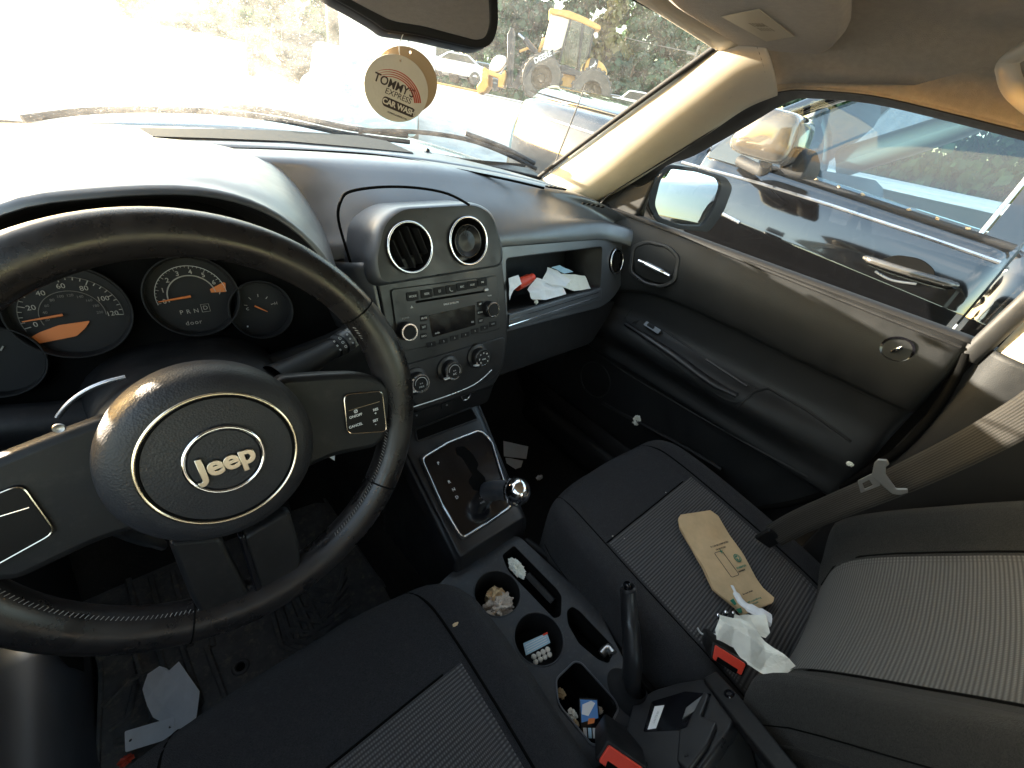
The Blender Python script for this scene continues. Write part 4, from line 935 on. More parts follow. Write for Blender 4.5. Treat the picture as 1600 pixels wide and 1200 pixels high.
text('- / +', SH, *gs(753, 776), .0075, 'white', bz2, h=.0042, name='gear_letter', bold=.0001)
text('4WD', SH, *gs(754, 785), .0052, 'grey', bz2, h=.0042, name='gear_letter')
ln_ = [SH.px(*p) for p in ((648, 662), (737, 636), (745, 650), (650, 686))]
# small front bin
FB = Fr((-.02, .135, .508), (1, 0, 0), (0, .15, .088))
fb = [FB.px(*p, .002) for p in ((648, 672), (736, 637), (746, 655), (652, 690))]
plate('front_bin', FB, [roundp(fb, .006)], .0, .0025, 'void', con, .001); tube('bin_rim', [FB.pt(a, b, .003) for a, b in roundp(fb, .006)], .0018, 'stack', con, 6, True)

# gear lever
bp = on(bvh(bz2), 757, 765, .0); ball = at(807, 768, 'z', .487)
gl = thing('gear_lever', 'gear lever with shiny chrome ball knob', 'gear lever', bp)
bp2 = SH.pt(*SH.px(762, 768, .002), .002)
tube('lever_shaft', [bp2, bp2.lerp(ball, .5)+V((0, .001, .004)), ball+V((-.006, .002, -.004))], [.020, .019, .016], 'dash', gl, 16, n=5)
GF = Fr(ball, (1, 0, 0), (0, 1, 0)); lathe('knob', [(.0265*math.sin(math.pi*i/18)+(.0001 if i in (0, 18) else 0), -.0285*math.cos(math.pi*i/18)) for i in range(19)], GF, 0, 0, 'chrome', gl, 32, smooth=80)

# deck with cup holders
DK = Fr((-.04, -.25, .345), (1, 0, 0), (0, 1, 0))
dp = lambda *a: [DK.px(x, y) for x, y in a]
deck = dp((680, 918), (700, 898), (792, 836), (812, 838), (872, 893), (930, 945), (945, 970), (975, 1030), (1003, 1082), (1004, 1105), (985, 1130), (955, 1180), (915, 1215), (860, 1160), (780, 1075), (720, 1000))
c1, c2 = DK.px(777, 926), DK.px(842, 997)
rcup = .0425
pocket = dp((785, 868), (803, 853), (870, 921), (877, 932), (876, 962), (866, 966), (795, 892))
binn = dp((868, 1062), (897, 1034), (908, 1036), (962, 1096), (966, 1109), (938, 1163), (925, 1165), (872, 1100))
slot = dp((886, 955), (894, 948), (905, 955), (960, 1013), (951, 1036), (935, 1030), (905, 1005), (888, 975))
dk = plate('console_deck', DK, [roundp(deck, .008), circ(*c1, rcup, 40), circ(*c2, rcup*1.0, 40), roundp(pocket, .005), roundp(binn, .008), roundp(slot, .005)], -.006, .0, 'deck', con, .0015)
for cc, r_ in ((c1, rcup), (c2, rcup)):
    w_ = lathe('cup_holder', [(r_+.0015, .001), (r_, -.002), (r_*.96, -.03), (r_*.92, -.062), (.0001, -.062)], DK, *cc, 'matte', con, 40)
    ring('cup_rim', DK, *cc, r_+.0005, .0014, 'deck', w_, h=.0003, flat=.6)
well('side_pocket', DK, roundp(pocket, .005), .030, 'void', con, .93)
well('rear_bin', DK, roundp(binn, .008), .055, 'void', con, .9)
well('brake_slot', DK, roundp(slot, .005), .045, 'void', con, .9)
tube('bin_lip', [DK.pt(a, b, .001) for a, b in roundp(binn, .008)], .0016, 'dash', con, 6, True)
tb_ = dp((826, 892), (866, 934)); tube('tray_divider', [DK.pt(*tb_[0], -.012), DK.pt(*tb_[1], -.012)], .0075, 'plastic', con, 10, flat=.4)
dkr = DK.px(792, 836); 
ed = [DK.pt(a, b, 0) for a, b in roundp(deck, .008)]
nE = len(ed)
mesh('console_side', ed+[p+V((0, 0, -.30)) for p in ed], [(i, (i+1) % nE, nE+(i+1) % nE, nE+i) for i in range(nE)], 'plastic', con, 40)
# raised rail beside the passenger seat
tube('console_rail', [V((.052, -.11, .325)), V((.075, -.20, .325)), V((.085, -.30, .325)), V((.080, -.40, .325)), V((.07, -.47, .325))], .010, 'matte', con, 14, n=5, flat=1.2)
mesh('console_tunnel', [V((-.13, -.10, .05)), V((.10, -.10, .05)), V((.10, -.60, .05)), V((-.13, -.60, .05)), V((-.12, -.10, .27)), V((.09, -.10, .27)), V((.09, -.60, .27)), V((-.12, -.60, .27))], [(0, 1, 2, 3), (4, 5, 6, 7), (0, 1, 5, 4), (1, 2, 6, 5), (2, 3, 7, 6), (3, 0, 4, 7)], 'matte', con, None)

# rear storage box with its sloping front cover
box_ = thing('armrest_box', 'open black storage box with a latch and white sticker behind the handbrake', 'armrest box', (.06, -.5, .3))
T0, T1, T2, T3 = at(1000, 1098, 'z', .365), at(1100, 1062, 'z', .405), at(1075, 1210, 'z', .425), at(950, 1225, 'z', .385)
nn = (T1-T0).cross(T3-T0); nn = nn if nn.z > 0 else -nn
BX = Fr(T0, T1-T0, (T3-T0) if (T1-T0).cross(T3-T0).z > 0 else (T0-T3)) 
bx = lambda x, y, h=0: BX.px(x, y, h)
face_ = [bx(*p) for p in ((989, 1098), (1020, 1078), (1060, 1066), (1098, 1060), (1125, 1072), (1158, 1100), (1140, 1140), (1085, 1215), (950, 1230), (975, 1150))]
plate('cover_panel', BX, [roundp(face_, .006)], -.020, 0, 'stack', box_, .003)
k_ = [bx(*p, .001) for p in ((1099, 1063), (1120, 1052), (1157, 1093), (1256, 1215), (1190, 1230), (1142, 1130))]
plate('box_rim', BX, [roundp([bx(*p, .004) for p in ((1098, 1062), (1120, 1051), (1158, 1092), (1270, 1230), (1235, 1235), (1140, 1118))], .005)], -.012, .008, 'plastic', box_, .003)
st_ = [bx(*p, .002) for p in ((1024, 1100), (1047, 1093), (1034, 1138), (1008, 1142))]
plate('recess', BX, [roundp([bx(*p, .001) for p in ((1018, 1096), (1070, 1080), (1112, 1084), (1072, 1140), (1005, 1143))], .003)], -.001, .0008, 'gloss', box_)
plate('sticker', BX, [[bx(*p, .001) for p in ((1023, 1104), (1038, 1102), (1025, 1138), (1012, 1140))]], .0009, .0014, 'white', box_)
text('CAUTION', BX, *bx(1025, 1121, .0014), .0045, 'grey', box_, h=.0016, rot=math.atan2(*(lambda a, b: (b[1]-a[1], b[0]-a[0]))(bx(1014, 1138), bx(1029, 1104))))
plate('latch', BX, [roundp([bx(*p, .006) for p in ((1062, 1140), (1072, 1138), (1080, 1120), (1100, 1082), (1108, 1086), (1095, 1120), (1120, 1130), (1105, 1165), (1075, 1205), (1058, 1190))], .003)], .0, .008, 'stack', box_, .002)
plate('hinge', BX, [roundp([bx(*p, .004) for p in ((1072, 1106), (1102, 1083), (1088, 1110), (1066, 1125))], .002)], .0, .005, 'gunmetal', box_, .001)
u_, v_ = bx(1139, 1083, .009); lathe('pivot', [(.0075, .008), (.0065, .0095), (.004, .0095), (.003, .006), (.0001, .006)], BX, u_, v_, 'gloss', box_, 20)
n_ = len(face_); cc_ = (sum(a for a, b in face_)/n_, sum(b for a, b in face_)/n_)
plate('box_body', BX, [roundp([(cc_[0]+(a-cc_[0])*.97, cc_[1]+(b-cc_[1])*.97) for a, b in face_], .006)], -.14, -.018, 'matte', box_)
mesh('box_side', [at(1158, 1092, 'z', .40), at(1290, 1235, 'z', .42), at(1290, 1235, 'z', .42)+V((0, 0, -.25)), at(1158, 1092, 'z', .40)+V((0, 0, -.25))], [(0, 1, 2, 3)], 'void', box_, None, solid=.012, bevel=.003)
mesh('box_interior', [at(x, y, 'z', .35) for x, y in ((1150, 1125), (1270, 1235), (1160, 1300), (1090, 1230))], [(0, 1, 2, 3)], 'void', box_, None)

# handbrake
hb = thing('handbrake', 'black handbrake lever with push button tip', 'handbrake', (.02, -.44, .34))
h0, h1 = at(985, 1082, 'z', .350), at(982, 921, 'z', .462)
hd = h1-h0
tube('lever', [h0, h0+hd*.25+V((0, 0, .012)), h0+hd*.55+V((0, 0, .008)), h0+hd*.8, h1], [.0150, .0150, .0145, .0135, .0130], 'stack', hb, 20, n=6)
HBF = Fr(h1, (1, 0, 0), V((1, 0, 0)).cross(hd)*-1)
if HBF.n.dot(hd) < 0: HBF = Fr(h1, (-1, 0, 0), HBF.v)
lathe('lever_collar', [(.0130, -.001), (.0135, .002), (.0108, .005), (.008, .002), (.007, -.004)], HBF, 0, 0, 'stack', hb, 24)
lathe('push_button', [(.0066, -.004), (.0066, .009), (.005, .012), (.0001, .0125)], HBF, 0, 0, 'gloss', hb, 20)
surf('boot', [[h0+V((a*rx*math.cos(t), a*ry*math.sin(t), z)) for t in [R(30*k) for k in range(12)]] for a, rx, ry, z in ((1, .030, .045, -.012), (.9, .030, .042, -.002), (.7, .029, .036, .010), (.6, .026, .030, .022))], 'matte', hb, 3, 4, closed=True)
tube('silver_rod', [at(940, 1022, 'z', .335), at(950, 1012, 'z', .340), at(958, 1022, 'z', .345)], .007, 'steel', hb, 12, n=3)

# ================================================================== SEATBELT AND BUCKLES
def ribbon(name, pts, wd, m, parent, nrm, th=.0012, n=6):
    P = spline(pts, n); N = spline(nrm, n) if isinstance(nrm, list) else None; vs = []; uvs = []; L = 0
    for i, p in enumerate(P):
        t = (P[min(i+1, len(P)-1)]-P[max(i-1, 0)]).normalized(); nr = (N[i] if N else V(nrm)).normalized(); s_ = t.cross(nr).normalized()
        if i: L += (P[i]-P[i-1]).length
        for k in range(5): vs.append(tuple(p+s_*wd*(k/4-.5))); uvs.append((wd*k/4, L))
    fs = [(i*5+k, i*5+k+1, (i+1)*5+k+1, (i+1)*5+k) for i in range(len(P)-1) for k in range(4)]
    me = bpy.data.meshes.new(name); me.from_pydata(vs, [], fs); uv = me.uv_layers.new(name='UVMap')
    for l in me.loops: uv.data[l.index].uv = uvs[l.vertex_index]
    o = link(name, me, m, parent, 60); s_ = o.modifiers.new('s', 'SOLIDIFY'); s_.thickness = th; return o
sb = thing('seatbelt', 'brown-black seatbelt webbing hanging across the passenger pillar', 'seatbelt', (.6, -.55, .3))
def depth(x, y, t): return CAM+ray(x, y)*t
bpts = [depth(1690, 590, .50), depth(1600, 650, .56), depth(1500, 705, .64), depth(1400, 752, .72), depth(1320, 785, .80), depth(1250, 815, .86), depth(1208, 838, .90)]
nr = [(CAM-p).normalized()+V((0, 0, .25)) for p in bpts]
web = ribbon('webbing', bpts, .047, 'belt', sb, nr)
tg = bpts[3]; TF = Fr(depth(1383, 748, .705), depth(1430, 735, .690)-depth(1350, 757, .74), depth(1385, 715, .70)-depth(1383, 765, .715))
tp = lambda *a: [TF.px(x, y) for x, y in a]
plate('tongue_plate', TF, [roundp(tp((1366, 722), (1372, 716), (1386, 717), (1390, 724), (1384, 728), (1384, 740), (1400, 762), (1418, 762), (1419, 768), (1406, 772), (1394, 770), (1376, 755), (1362, 742)), .002)], 0, .0045, 'tongue', sb, .0012)
plate('tongue_blade', TF, [roundp(tp((1340, 750), (1364, 738), (1376, 757), (1345, 769)), .002), roundp(tp((1347, 754), (1358, 748), (1364, 757), (1351, 763)), .001)], .001, .0038, 'tongue', sb, .0006)
an = on(TP, 1215, 842, .004); box('belt_anchor', Fr(bpts[-1], bpts[-1]-bpts[-2], (0, 0, 1)), -.01, .03, -.02, .02, -.004, .006, 'plastic', sb, .003)

def buckle(name, top4, z0, lab, m='red'):
    """top4: pixels of the red end face corners with heights; body goes down below"""
    P = [at(x, y, 'z', z) for x, y, z in top4]; c = sum(P, V((0, 0, 0)))/4
    b = thing('seatbelt_buckle', lab, 'seatbelt buckle', c+V((0, 0, -.1)), 'seatbelt buckles')
    F_ = Fr(c, P[1]-P[0], P[3]-P[0]); uv = [((p-c).dot(F_.u), (p-c).dot(F_.v)) for p in P]
    if F_.n.dot(CAM-c) < 0: F_ = Fr(c, P[0]-P[1], P[3]-P[0]); uv = [((p-c).dot(F_.u), (p-c).dot(F_.v)) for p in P]
    plate('buckle_body', F_, [roundp([(a*1.18, b_*1.22) for a, b_ in uv], .004)], -.085, .0, 'plastic', b, .003)
    rb = plate('release_button', F_, [roundp([(a*1.0, b_*1.0) for a, b_ in uv], .003)], -.001, .0035, m, b, .001)
    xm = max(a for a, b_ in uv)*.62; ym = max(b_ for a, b_ in uv)
    plate('tongue_slot', F_, [roundp([(-xm, ym*.30), (xm, ym*.30), (xm, ym*.95), (-xm, ym*.95)], .001)], .003, .0042, 'void', rb)
    return b
buckle('b', ((1117, 1007, .43), (1165, 1037, .43), (1157, 1054, .415), (1113, 1029, .415)), .3, 'red button buckle beside the napkins on the passenger side')
buckle('b', ((951, 1163, .425), (1006, 1200, .425), (985, 1225, .41), (935, 1188, .41)), .3, 'red button buckle at the bottom edge beside the driver seat')

# ================================================================== MIRROR, AIR FRESHENERS, VISOR, GRAB HANDLE
mir = thing('rearview_mirror', 'black framed rearview mirror reflecting the beige roof lining', 'mirror', (-.09, .19, 1.2))
MF = Fr(at(650, 20, 'y', .17), (1, -.26, 0), (0, .19, 1)); MF = Fr(MF.o, MF.u, MF.v)
if MF.n.dot(CAM-MF.o) < 0: MF = Fr(MF.o, -MF.u, MF.v)
mo = [MF.px(*p) for p in ((500, -12), (545, 12), (585, 36), (600, 48), (655, 56), (700, 67), (745, 77), (766, 72), (776, 45), (776, 5), (770, -60), (740, -110), (560, -130), (480, -80))]
mi = [MF.px(*p) for p in ((520, -14), (560, 8), (610, 34), (660, 42), (742, 64), (757, 60), (764, 40), (763, 0), (755, -55), (735, -95), (570, -115), (500, -75))]
plate('mirror_housing', MF, [roundp(mo, .012)], -.035, .0, 'plastic', mir, .006)
plate('mirror_frame', MF, [roundp(mo, .012), roundp(mi, .010)], -.001, .006, 'matte', mir, .002)
plate('mirror_glass', MF, [roundp(mi, .010)], .0, .003, 'mirrorglass', mir)
tube('mirror_stalk', [MF.pt(0, .02, -.03), MF.pt(0, .05, -.05), V((-.02, .24, 1.235))], .010, 'plastic', mir, 12, n=4)
hook = MF.pt(*MF.px(632, 50), -.004)
AF = Fr(at(624, 132, 'y', .185), (1, .06, 0), (.0, -.08, 1))
def disc(px, py, rx_px, F, name, lab, front):
    u, v = F.px(px, py); a = F.px(px+rx_px, py); r_ = .0365
    t = thing('air_freshener', lab, 'air freshener', F.pt(u, v, 0), 'air fresheners hanging from the mirror')
    c_ = plate('card_disc', F, [circ(u, v, r_, 56, 1.28, 1.0), circ(u+.002, v+r_*.86, .0018, 12)], -.0009, .0009, 'wood' if front else 'tan_card', t, .0003, smooth=None)
    return t, u, v, r_
AB = Fr(AF.pt(.004, .001, -.012), (1, .02, 0), (.0, -.06, 1))
t2, u2, v2, r2 = disc(636, 127, 50, AB, 'air_freshener', 'plain back card of the two hanging round air fresheners', False)
tA, ua, va, ra_ = disc(621, 140, 50, AF, 'air_freshener', "front hanging round air freshener printed with a car wash name", True)
rt_ = -.20; KS = 1.06
def tx(s_, dv, size, m_, bold=0, shear=.2, du=0, sx=1): 
    return text(s_, AF, ua+du*KS, va+dv*KS, size*KS, m_, tA, h=.0011, ext=.0001, bold=bold, shear=shear, sx=sx*1.15, rot=rt_)
tx("TOMMY'S", .0035, .0128, 'discprint', .00025, .15, -.0050, .90); tx('EXPRESS', -.0065, .0088, 'discprint', .0, .15, .001)
plate('name_bar', AF, [rrect(.048*KS, .0105*KS, .005*KS, ua+.003*KS, va-.0180*KS, rt_)], .0009, .0012, 'discprint', tA)
text('CAR WASH', AF, ua+.003*KS, va-.0180*KS, .0082*KS, 'wood', tA, h=.0014, bold=.0003, rot=rt_, sx=1.12)
text('TOMMYS-EXPRESS.COM', AF, ua+.001, va-.0275*KS, .0027*KS, 'discprint', tA, h=.0011, rot=rt_)
for i in range(4):
    rr_ = (.0265+i*.0022)*KS; A = [V((ua-.008+rr_*math.cos(t)*1.25, va-.0145*KS+rr_*math.sin(t), 0)) for t in [R(8+112*j/20) for j in range(21)]]
    vs = []; 
    for j, p in enumerate(A):
        wdt = .0010*(1-j/20)**.8+.0001; d = (p-V((ua-.008, va-.0145*KS, 0))).normalized()
        vs += [AF.pt(p.x-d.x*wdt, p.y-d.y*wdt, .0012), AF.pt(p.x+d.x*wdt, p.y+d.y*wdt, .0012)]
    mesh('swoosh', vs, [(2*j, 2*j+1, 2*j+3, 2*j+2) for j in range(20)], 'discred', tA, None)
top_ = AF.pt(ua+.002, va+ra_*.86, 0)
tube('string', [top_, top_+V((-.002, 0, .014)), hook], .0005, 'white', tA, 5, n=3)
tube('string', [AB.pt(u2, v2+r2*.86, 0), AB.pt(u2, v2+r2*.86, 0)+V((0, 0, .01)), hook], .0005, 'ink', t2, 5, n=3)

VL = Fr((.33, -.02, 1.252), (1, 0, 0), (0, 1, .02))   # visor, seen from below
vis = thing('sun_visor', 'folded beige sun visor with a warning label on the passenger side', 'sun visor', (.33, -.02, 1.27))
VF = Fr((.34, -.01, 1.236), (1, -.02, .02), (0, -1, .02))
vo = [VF.px(*p) for p in ((985, -60), (1050, 5), (1130, 55), (1180, 85), (1222, 97), (1265, 92), (1300, 75), (1322, 50), (1322, 20), (1300, -60))]
def vring(s_, h): 
    c_ = [sum(a for a, b in vo)/len(vo), sum(b for a, b in vo)/len(vo)]
    return [VF.pt(c_[0]+(a-c_[0])*s_, c_[1]+(b-c_[1])*s_, h) for a, b in roundp(vo, .03, 5)]
ringmesh('visor_pad', [vring(.96, -.020), vring(1.0, -.012), vring(1.0, -.004), vring(.975, .002), vring(.90, .0045), vring(.5, .005)], 'liner', vis, True, 70)
TV = bvh(vis.children[0])
lb = [on(TV, *p, .0012) for p in ((1128, 24), (1186, 12), (1242, 55), (1198, 63))]
LBf = Fr(sum(lb, V((0, 0, 0)))/4, lb[3]-lb[0], lb[1]-lb[0])
if LBf.n.dot(CAM-LBf.o) < 0: LBf = Fr(LBf.o, LBf.u, -LBf.v)
M['label'] = mat('label_film', (.50, .43, .31), .5)
M['labelink'] = mat('label_print', (.26, .21, .14), .6)
lbl = plate('warning_label', LBf, [[((p-LBf.o).dot(LBf.u), (p-LBf.o).dot(LBf.v)) for p in lb]], -.0004, .0004, 'label', vis)
for i in range(5):
    for j in range(2): box('label_line', LBf, -.026+j*.030, -.002+j*.026, .0100-i*.0045, .0118-i*.0045, .0004, .0006, 'labelink', lbl, 0)
lathe('label_symbol', [(.006, .0004), (.006, .0007), (.0001, .0007)], LBf, -.012, .004, 'labelink', lbl, 20)
gr = thing('grab_handle', 'beige roof grab handle at the upper right corner', 'grab handle', (.60, -.3, 1.22))
tube('grip', [depth(1640, 60, .52), depth(1580, 92, .56), depth(1575, 112, .565), depth(1590, 145, .565), depth(1650, 190, .53)], .011, 'beige', gr, 14, n=6)

# ================================================================== FLOOR MAT, PEDALS
fm = thing('floor_mat', 'dirty black rubber floor mat with chevron ribs under the steering wheel', 'floor mat', (-.38, .1, .03))
FM = Fr((-.38, .10, .040), (1, 0, 0), (0, 1, .05))
mo_ = [FM.px(*p) for p in ((160, 1040), (150, 1260), (420, 1260), (700, 1000), (590, 905), (500, 770), (440, 690), (250, 640), (100, 760), (90, 900))]
mm = plate('mat_base', FM, [roundp(mo_, .03)], -.006, 0, 'mat', fm, .002)
tube('mat_rim', [FM.pt(a, b, .002) for a, b in roundp(mo_, .03)], .004, 'mat', fm, 6, True)
cen = FM.px(375, 1040)
def fpx(a): return [FM.pt(*FM.px(x, y, .003), .003) for x, y in a]
ribs = []
for i in range(6): ribs.append(((462+i*10-20, 1000-i*16), (470+i*10+10, 1013-i*16-8), (548-i*2, 958-i*14)))
for i in range(5): ribs.append(((420+i*14, 935-i*2), (440+i*16, 1010-i*8), (480+i*14, 1025-i*18)))
for i in range(4): ribs.append(((322-i*38, 1010-i*0), (352-i*38, 1090+i*10), (312-i*30, 1140)))
for i in range(4): ribs.append(((200+i*35, 905-i*6), (222+i*35, 985-i*4), (228+i*35, 1010)))
ribs += [((160, 1105), (205, 1060), (260, 1045)), ((170, 1140), (200, 1120), (212, 1070)), ((180, 1160), (250, 1150), (330, 1160))]
for r__ in ribs: tube('mat_rib', fpx(r__), .0060, 'mat', fm, 6, flat=.8)
u_, v_ = FM.px(376, 1042, .002); ring('mat_eyelet', FM, u_, v_, .012, .004, 'mat', fm, h=.002, res=24); lathe('eyelet_hole', [(.011, .002), (.0001, .0015)], FM, u_, v_, 'void', fm, 20)
for k, (x0, y0, w_, h_, lab) in enumerate(((-.45, .46, .10, .06, 'wide brake pedal in the dark footwell'), (-.30, .42, .05, .13, 'narrow accelerator pedal in the dark footwell'))):
    p_ = thing('pedal', lab, 'pedal', (x0, y0, .1)); PF = Fr((x0, y0, .16), (1, 0, 0), (0, .5, 1))
    plate('pedal_pad', PF, [rrect(w_, h_, .01)], 0, .012, 'rubber', p_, .003)
    for j in range(4): box('pedal_rib', PF, -w_*.4, w_*.4, -h_*.35+j*h_*.22, -h_*.35+j*h_*.22+.004, .012, .014, 'rubber', p_, .001)
    tube('pedal_arm', [PF.pt(0, h_*.4, 0), PF.pt(0, .15, -.05), PF.pt(0, .3, -.12)], .008, 'gunmetal', p_, 8)
pm = thing('floor_mat', 'dark passenger footwell carpet mat with scraps of paper', 'floor mat', (.33, .2, .04)); PMF = Fr((.33, .18, .045), (1, 0, 0), (0, 1, .08))
plate('mat_base', PMF, [rrect(.44, .55, .04)], -.006, 0, 'carpet', pm, .002)
TF_ = bvh(mm)

# ================================================================== LITTER
def px_outline(F, pts): return [F.px(x, y) for x, y in pts]
P1 = Fr((-.5, .0, .052), (1, 0, 0), (0, 1, .05))
tag(sheet('paper_sheet', P1, px_outline(P1, ((250, 1042), (262, 1046), (266, 1050), (282, 1037), (314, 1083), (306, 1135), (275, 1167), (262, 1166), (272, 1140), (240, 1122), (232, 1105), (225, 1080), (232, 1055))), 'paper', None, .0065, 26, cuts=4, seed=1), 'crumpled white sheet of paper lying on the driver floor mat', 'paper')
P2 = Fr((-.5, -.05, .064), (1, 0, 0), (0, 1, .06))
cd_ = px_outline(P2, ((195, 1143), (273, 1120), (272, 1152), (196, 1176)))
crd = thing('plastic_card', 'small pale white tag with two holes on the driver floor mat', 'card', P2.pt(*cd_[0]))
plate('card', P2, [roundp(cd_, .003), circ(*P2.px(204, 1157), .0022, 12), circ(*P2.px(266, 1136), .0022, 12)], 0, .0015, 'paper', crd, .0003)
tag(crumple('leaf_scrap', P2.pt(*P2.px(197, 1188)), (.012, .010, .005), 'redpaper', None, 3, .6, 3), 'small reddish scrap beside the card on the floor mat', 'scrap')
# folded papers in the passenger footwell
P3 = Fr((.25, .3, .07), (1, 0, 0), (0, 1, .1))
tag(sheet('paper_scrap', P3, px_outline(P3, ((786, 690), (825, 699), (822, 718), (787, 714))), 'paper', None, .003, 20, seed=5), 'folded pale paper on the passenger floor beside the gear plate', 'paper')
tag(sheet('paper_scrap', P3, px_outline(P3, ((790, 714), (818, 718), (815, 728), (806, 732), (792, 722))), 'paper', None, .004, 30, seed=8, h=-.01), 'smaller paper scrap sticking out below the folded paper on the passenger floor', 'paper')
tag(crumple('paper_scrap', P3.pt(*P3.px(843, 746)), (.016, .010, .006), 'paper', None, 3, .6, 8), 'tiny white scrap on the passenger floor right of the gear knob', 'paper scrap')
pt = on(TD, 998, 655, .012); tag(crumple('tissue', pt, (.010, .014, .020), 'napkin', None, 4, .6, 11), 'small white tissue tucked in the passenger door pocket', 'tissue')
pt = on(TB, 1328, 724, .004); tag(crumple('paper_scrap', pt, (.006, .008, .006), 'napkin', None, 3, .5, 12), 'small white speck of paper beside the seatbelt tongue', 'paper scrap')
# console litter
tag(crumple('tissue', DK.pt(*DK.px(808, 886), -.004), (.013, .024, .012), 'napkin', None, 4, .55, 21), 'white crumpled tissue in the narrow console pocket', 'tissue')
cw = DK.pt(*c1, -.03)
tag(crumple('tissue', DK.pt(c1[0]-.006, c1[1]-.014, -.026), (.034, .024, .022), 'tissue', None, 5, .5, 22, 1.6), 'stained crumpled tissue filling the front cup holder', 'tissue')
tag(crumple('wrapper', DK.pt(c1[0]+.004, c1[1]+.006, -.032), (.022, .018, .028), 'kraft', None, 4, .5, 25, 1.4), 'brown crumpled wrapper behind the tissue in the front cup holder', 'wrapper')
CK = Fr(DK.pt(c2[0]-.002, c2[1]-.012, -.022), (1, -.25, .1), (.15, 1, .5))
pk = thing('gum_packet', 'blue and white blister packet with tan tablets in the rear cup holder', 'packet', CK.o)
plate('packet_card', CK, [[(-.026, .004), (.022, .004), (.022, .020), (-.024, .022)]], 0, .001, 'blue', pk)
for i in range(4): box('print_line', CK, -.022, .018, .007+i*.0035, .008+i*.0035, .001, .0012, 'white', pk, 0)
box('red_edge', CK, .014, .023, .018, .021, .0008, .0016, 'red', pk, 0)
for i in range(4):
    for j in range(2):
        q = CK.pt(-.014+i*.009, -.003-j*.008, .002); lathe('tablet', [(.0042, -.002), (.0042, .001), (.003, .003), (.0001, .0035)], Fr(q, CK.u, CK.v), 0, 0, 'wood', pk, 14)
PB = Fr(DK.pt(*DK.px(926, 1118), -.016), (1, -.9, .25), (.55, 1, .35))
ph = thing('picture_packet', 'small glossy packet printed with blue sky lying in the console bin', 'packet', PB.o)
plate('card', PB, [rrect(.030, .052, .003)], 0, .002, 'gloss', ph, .0005)
plate('blue_picture', PB, [[(-.013, -.004), (.013, .002), (.013, .024), (-.013, .024)]], .0019, .0023, 'skyblue', ph)
plate('white_cloud', PB, [[(-.012, .006), (-.002, .004), (.010, .020), (.004, .023), (-.010, .018)]], .0022, .0026, 'white', ph)
plate('orange_mark', PB, [[(-.004, -.006), (.006, -.004), (.008, .002), (-.002, .001)]], .0019, .0025, 'orange', ph)
for i in range(3): box('grey_block', PB, -.011+i*.007, -.006+i*.007, -.022, -.010, .0019, .0024, 'blue' if i == 1 else 'grey', ph, 0)
for x, y, m_, s_, lab in ((902, 1106, 'wood', .010, 'pale crumb pile in the console bin beside the packet'), (906, 1120, 'kraft', .008, 'brown scrap in the console bin at the driver side'), (945, 1098, 'tissue', .007, 'small tissue scrap in the console bin above the packet'), (884, 1072, 'kraft', .009, 'brown scrap at the front of the console bin')):
    tag(crumple('food_scrap', DK.pt(*DK.px(x, y), -.030), (s_, s_, s_*.6), m_, None, 3, .7, x % 9), lab, 'scrap')

# papers in the open dashboard shelf
SB = Fr(G.pt(-.05, -.05, -.03), (1, 0, 0), (0, 1, .25))
def shelfpaper(pts, m_, yv, lab, amp=.004, name='receipt', seed=0, tilt=.5, cat='receipt'):
    c_ = at(sum(p[0] for p in pts)/len(pts), sum(p[1] for p in pts)/len(pts), 'y', yv); F_ = Fr(c_, (1, .1, .05), (0, 1-tilt, tilt))
    return tag(sheet(name, F_, [F_.px(*p) for p in pts], m_, None, amp, 45, seed=seed, cuts=3), lab, cat)
shelfpaper(((793, 436), (808, 431), (812, 445), (800, 455), (794, 470)), 'paper', .232, 'white printed receipt at the left end of the dashboard shelf', seed=2)
bt = thing('red_bottle', 'small red capped bottle among receipts on the dashboard shelf', 'bottle', at(815, 440, 'y', .25))
bA, bB = at(807, 446, 'y', .245), at(826, 436, 'y', .255)
tube('bottle_body', [bA, bA.lerp(bB, .5), bB], [.013, .0135, .012], 'redpaper', bt, 16); tube('cap', [bB, bB+(bB-bA)*.35], .009, 'red', bt, 14)
shelfpaper(((820, 455), (835, 436), (870, 446), (882, 461), (850, 470), (828, 468)), 'paper', .245, 'creased white receipt in the middle of the dashboard shelf', .006, seed=3)
shelfpaper(((845, 440), (853, 419), (868, 424), (888, 440), (880, 450), (860, 446)), 'paper', .262, 'folded white receipt standing behind the middle receipt', .006, seed=6)
gp_ = shelfpaper(((865, 428), (912, 432), (921, 452), (895, 456), (878, 450), (868, 440)), 'napkin', .255, 'long printed receipt at the right of the dashboard shelf', .004, seed=9)
shelfpaper(((860, 418), (872, 415), (895, 425), (880, 428)), 'blue', .272, 'pale green paper slip behind the receipts on the shelf', .003, 'paper_slip', 4, .6, 'paper')
tag(crumple('tissue', at(835, 466, 'y', .238), (.010, .008, .006), 'tissue', None, 3, .6, 31), 'torn brownish scrap at the front edge of the dashboard shelf', 'scrap')
tag(crumple('tissue', at(838, 472, 'y', .228), (.007, .005, .006), 'napkin', None, 3, .6, 33), 'small white scrap overhanging the dashboard shelf lip', 'scrap')

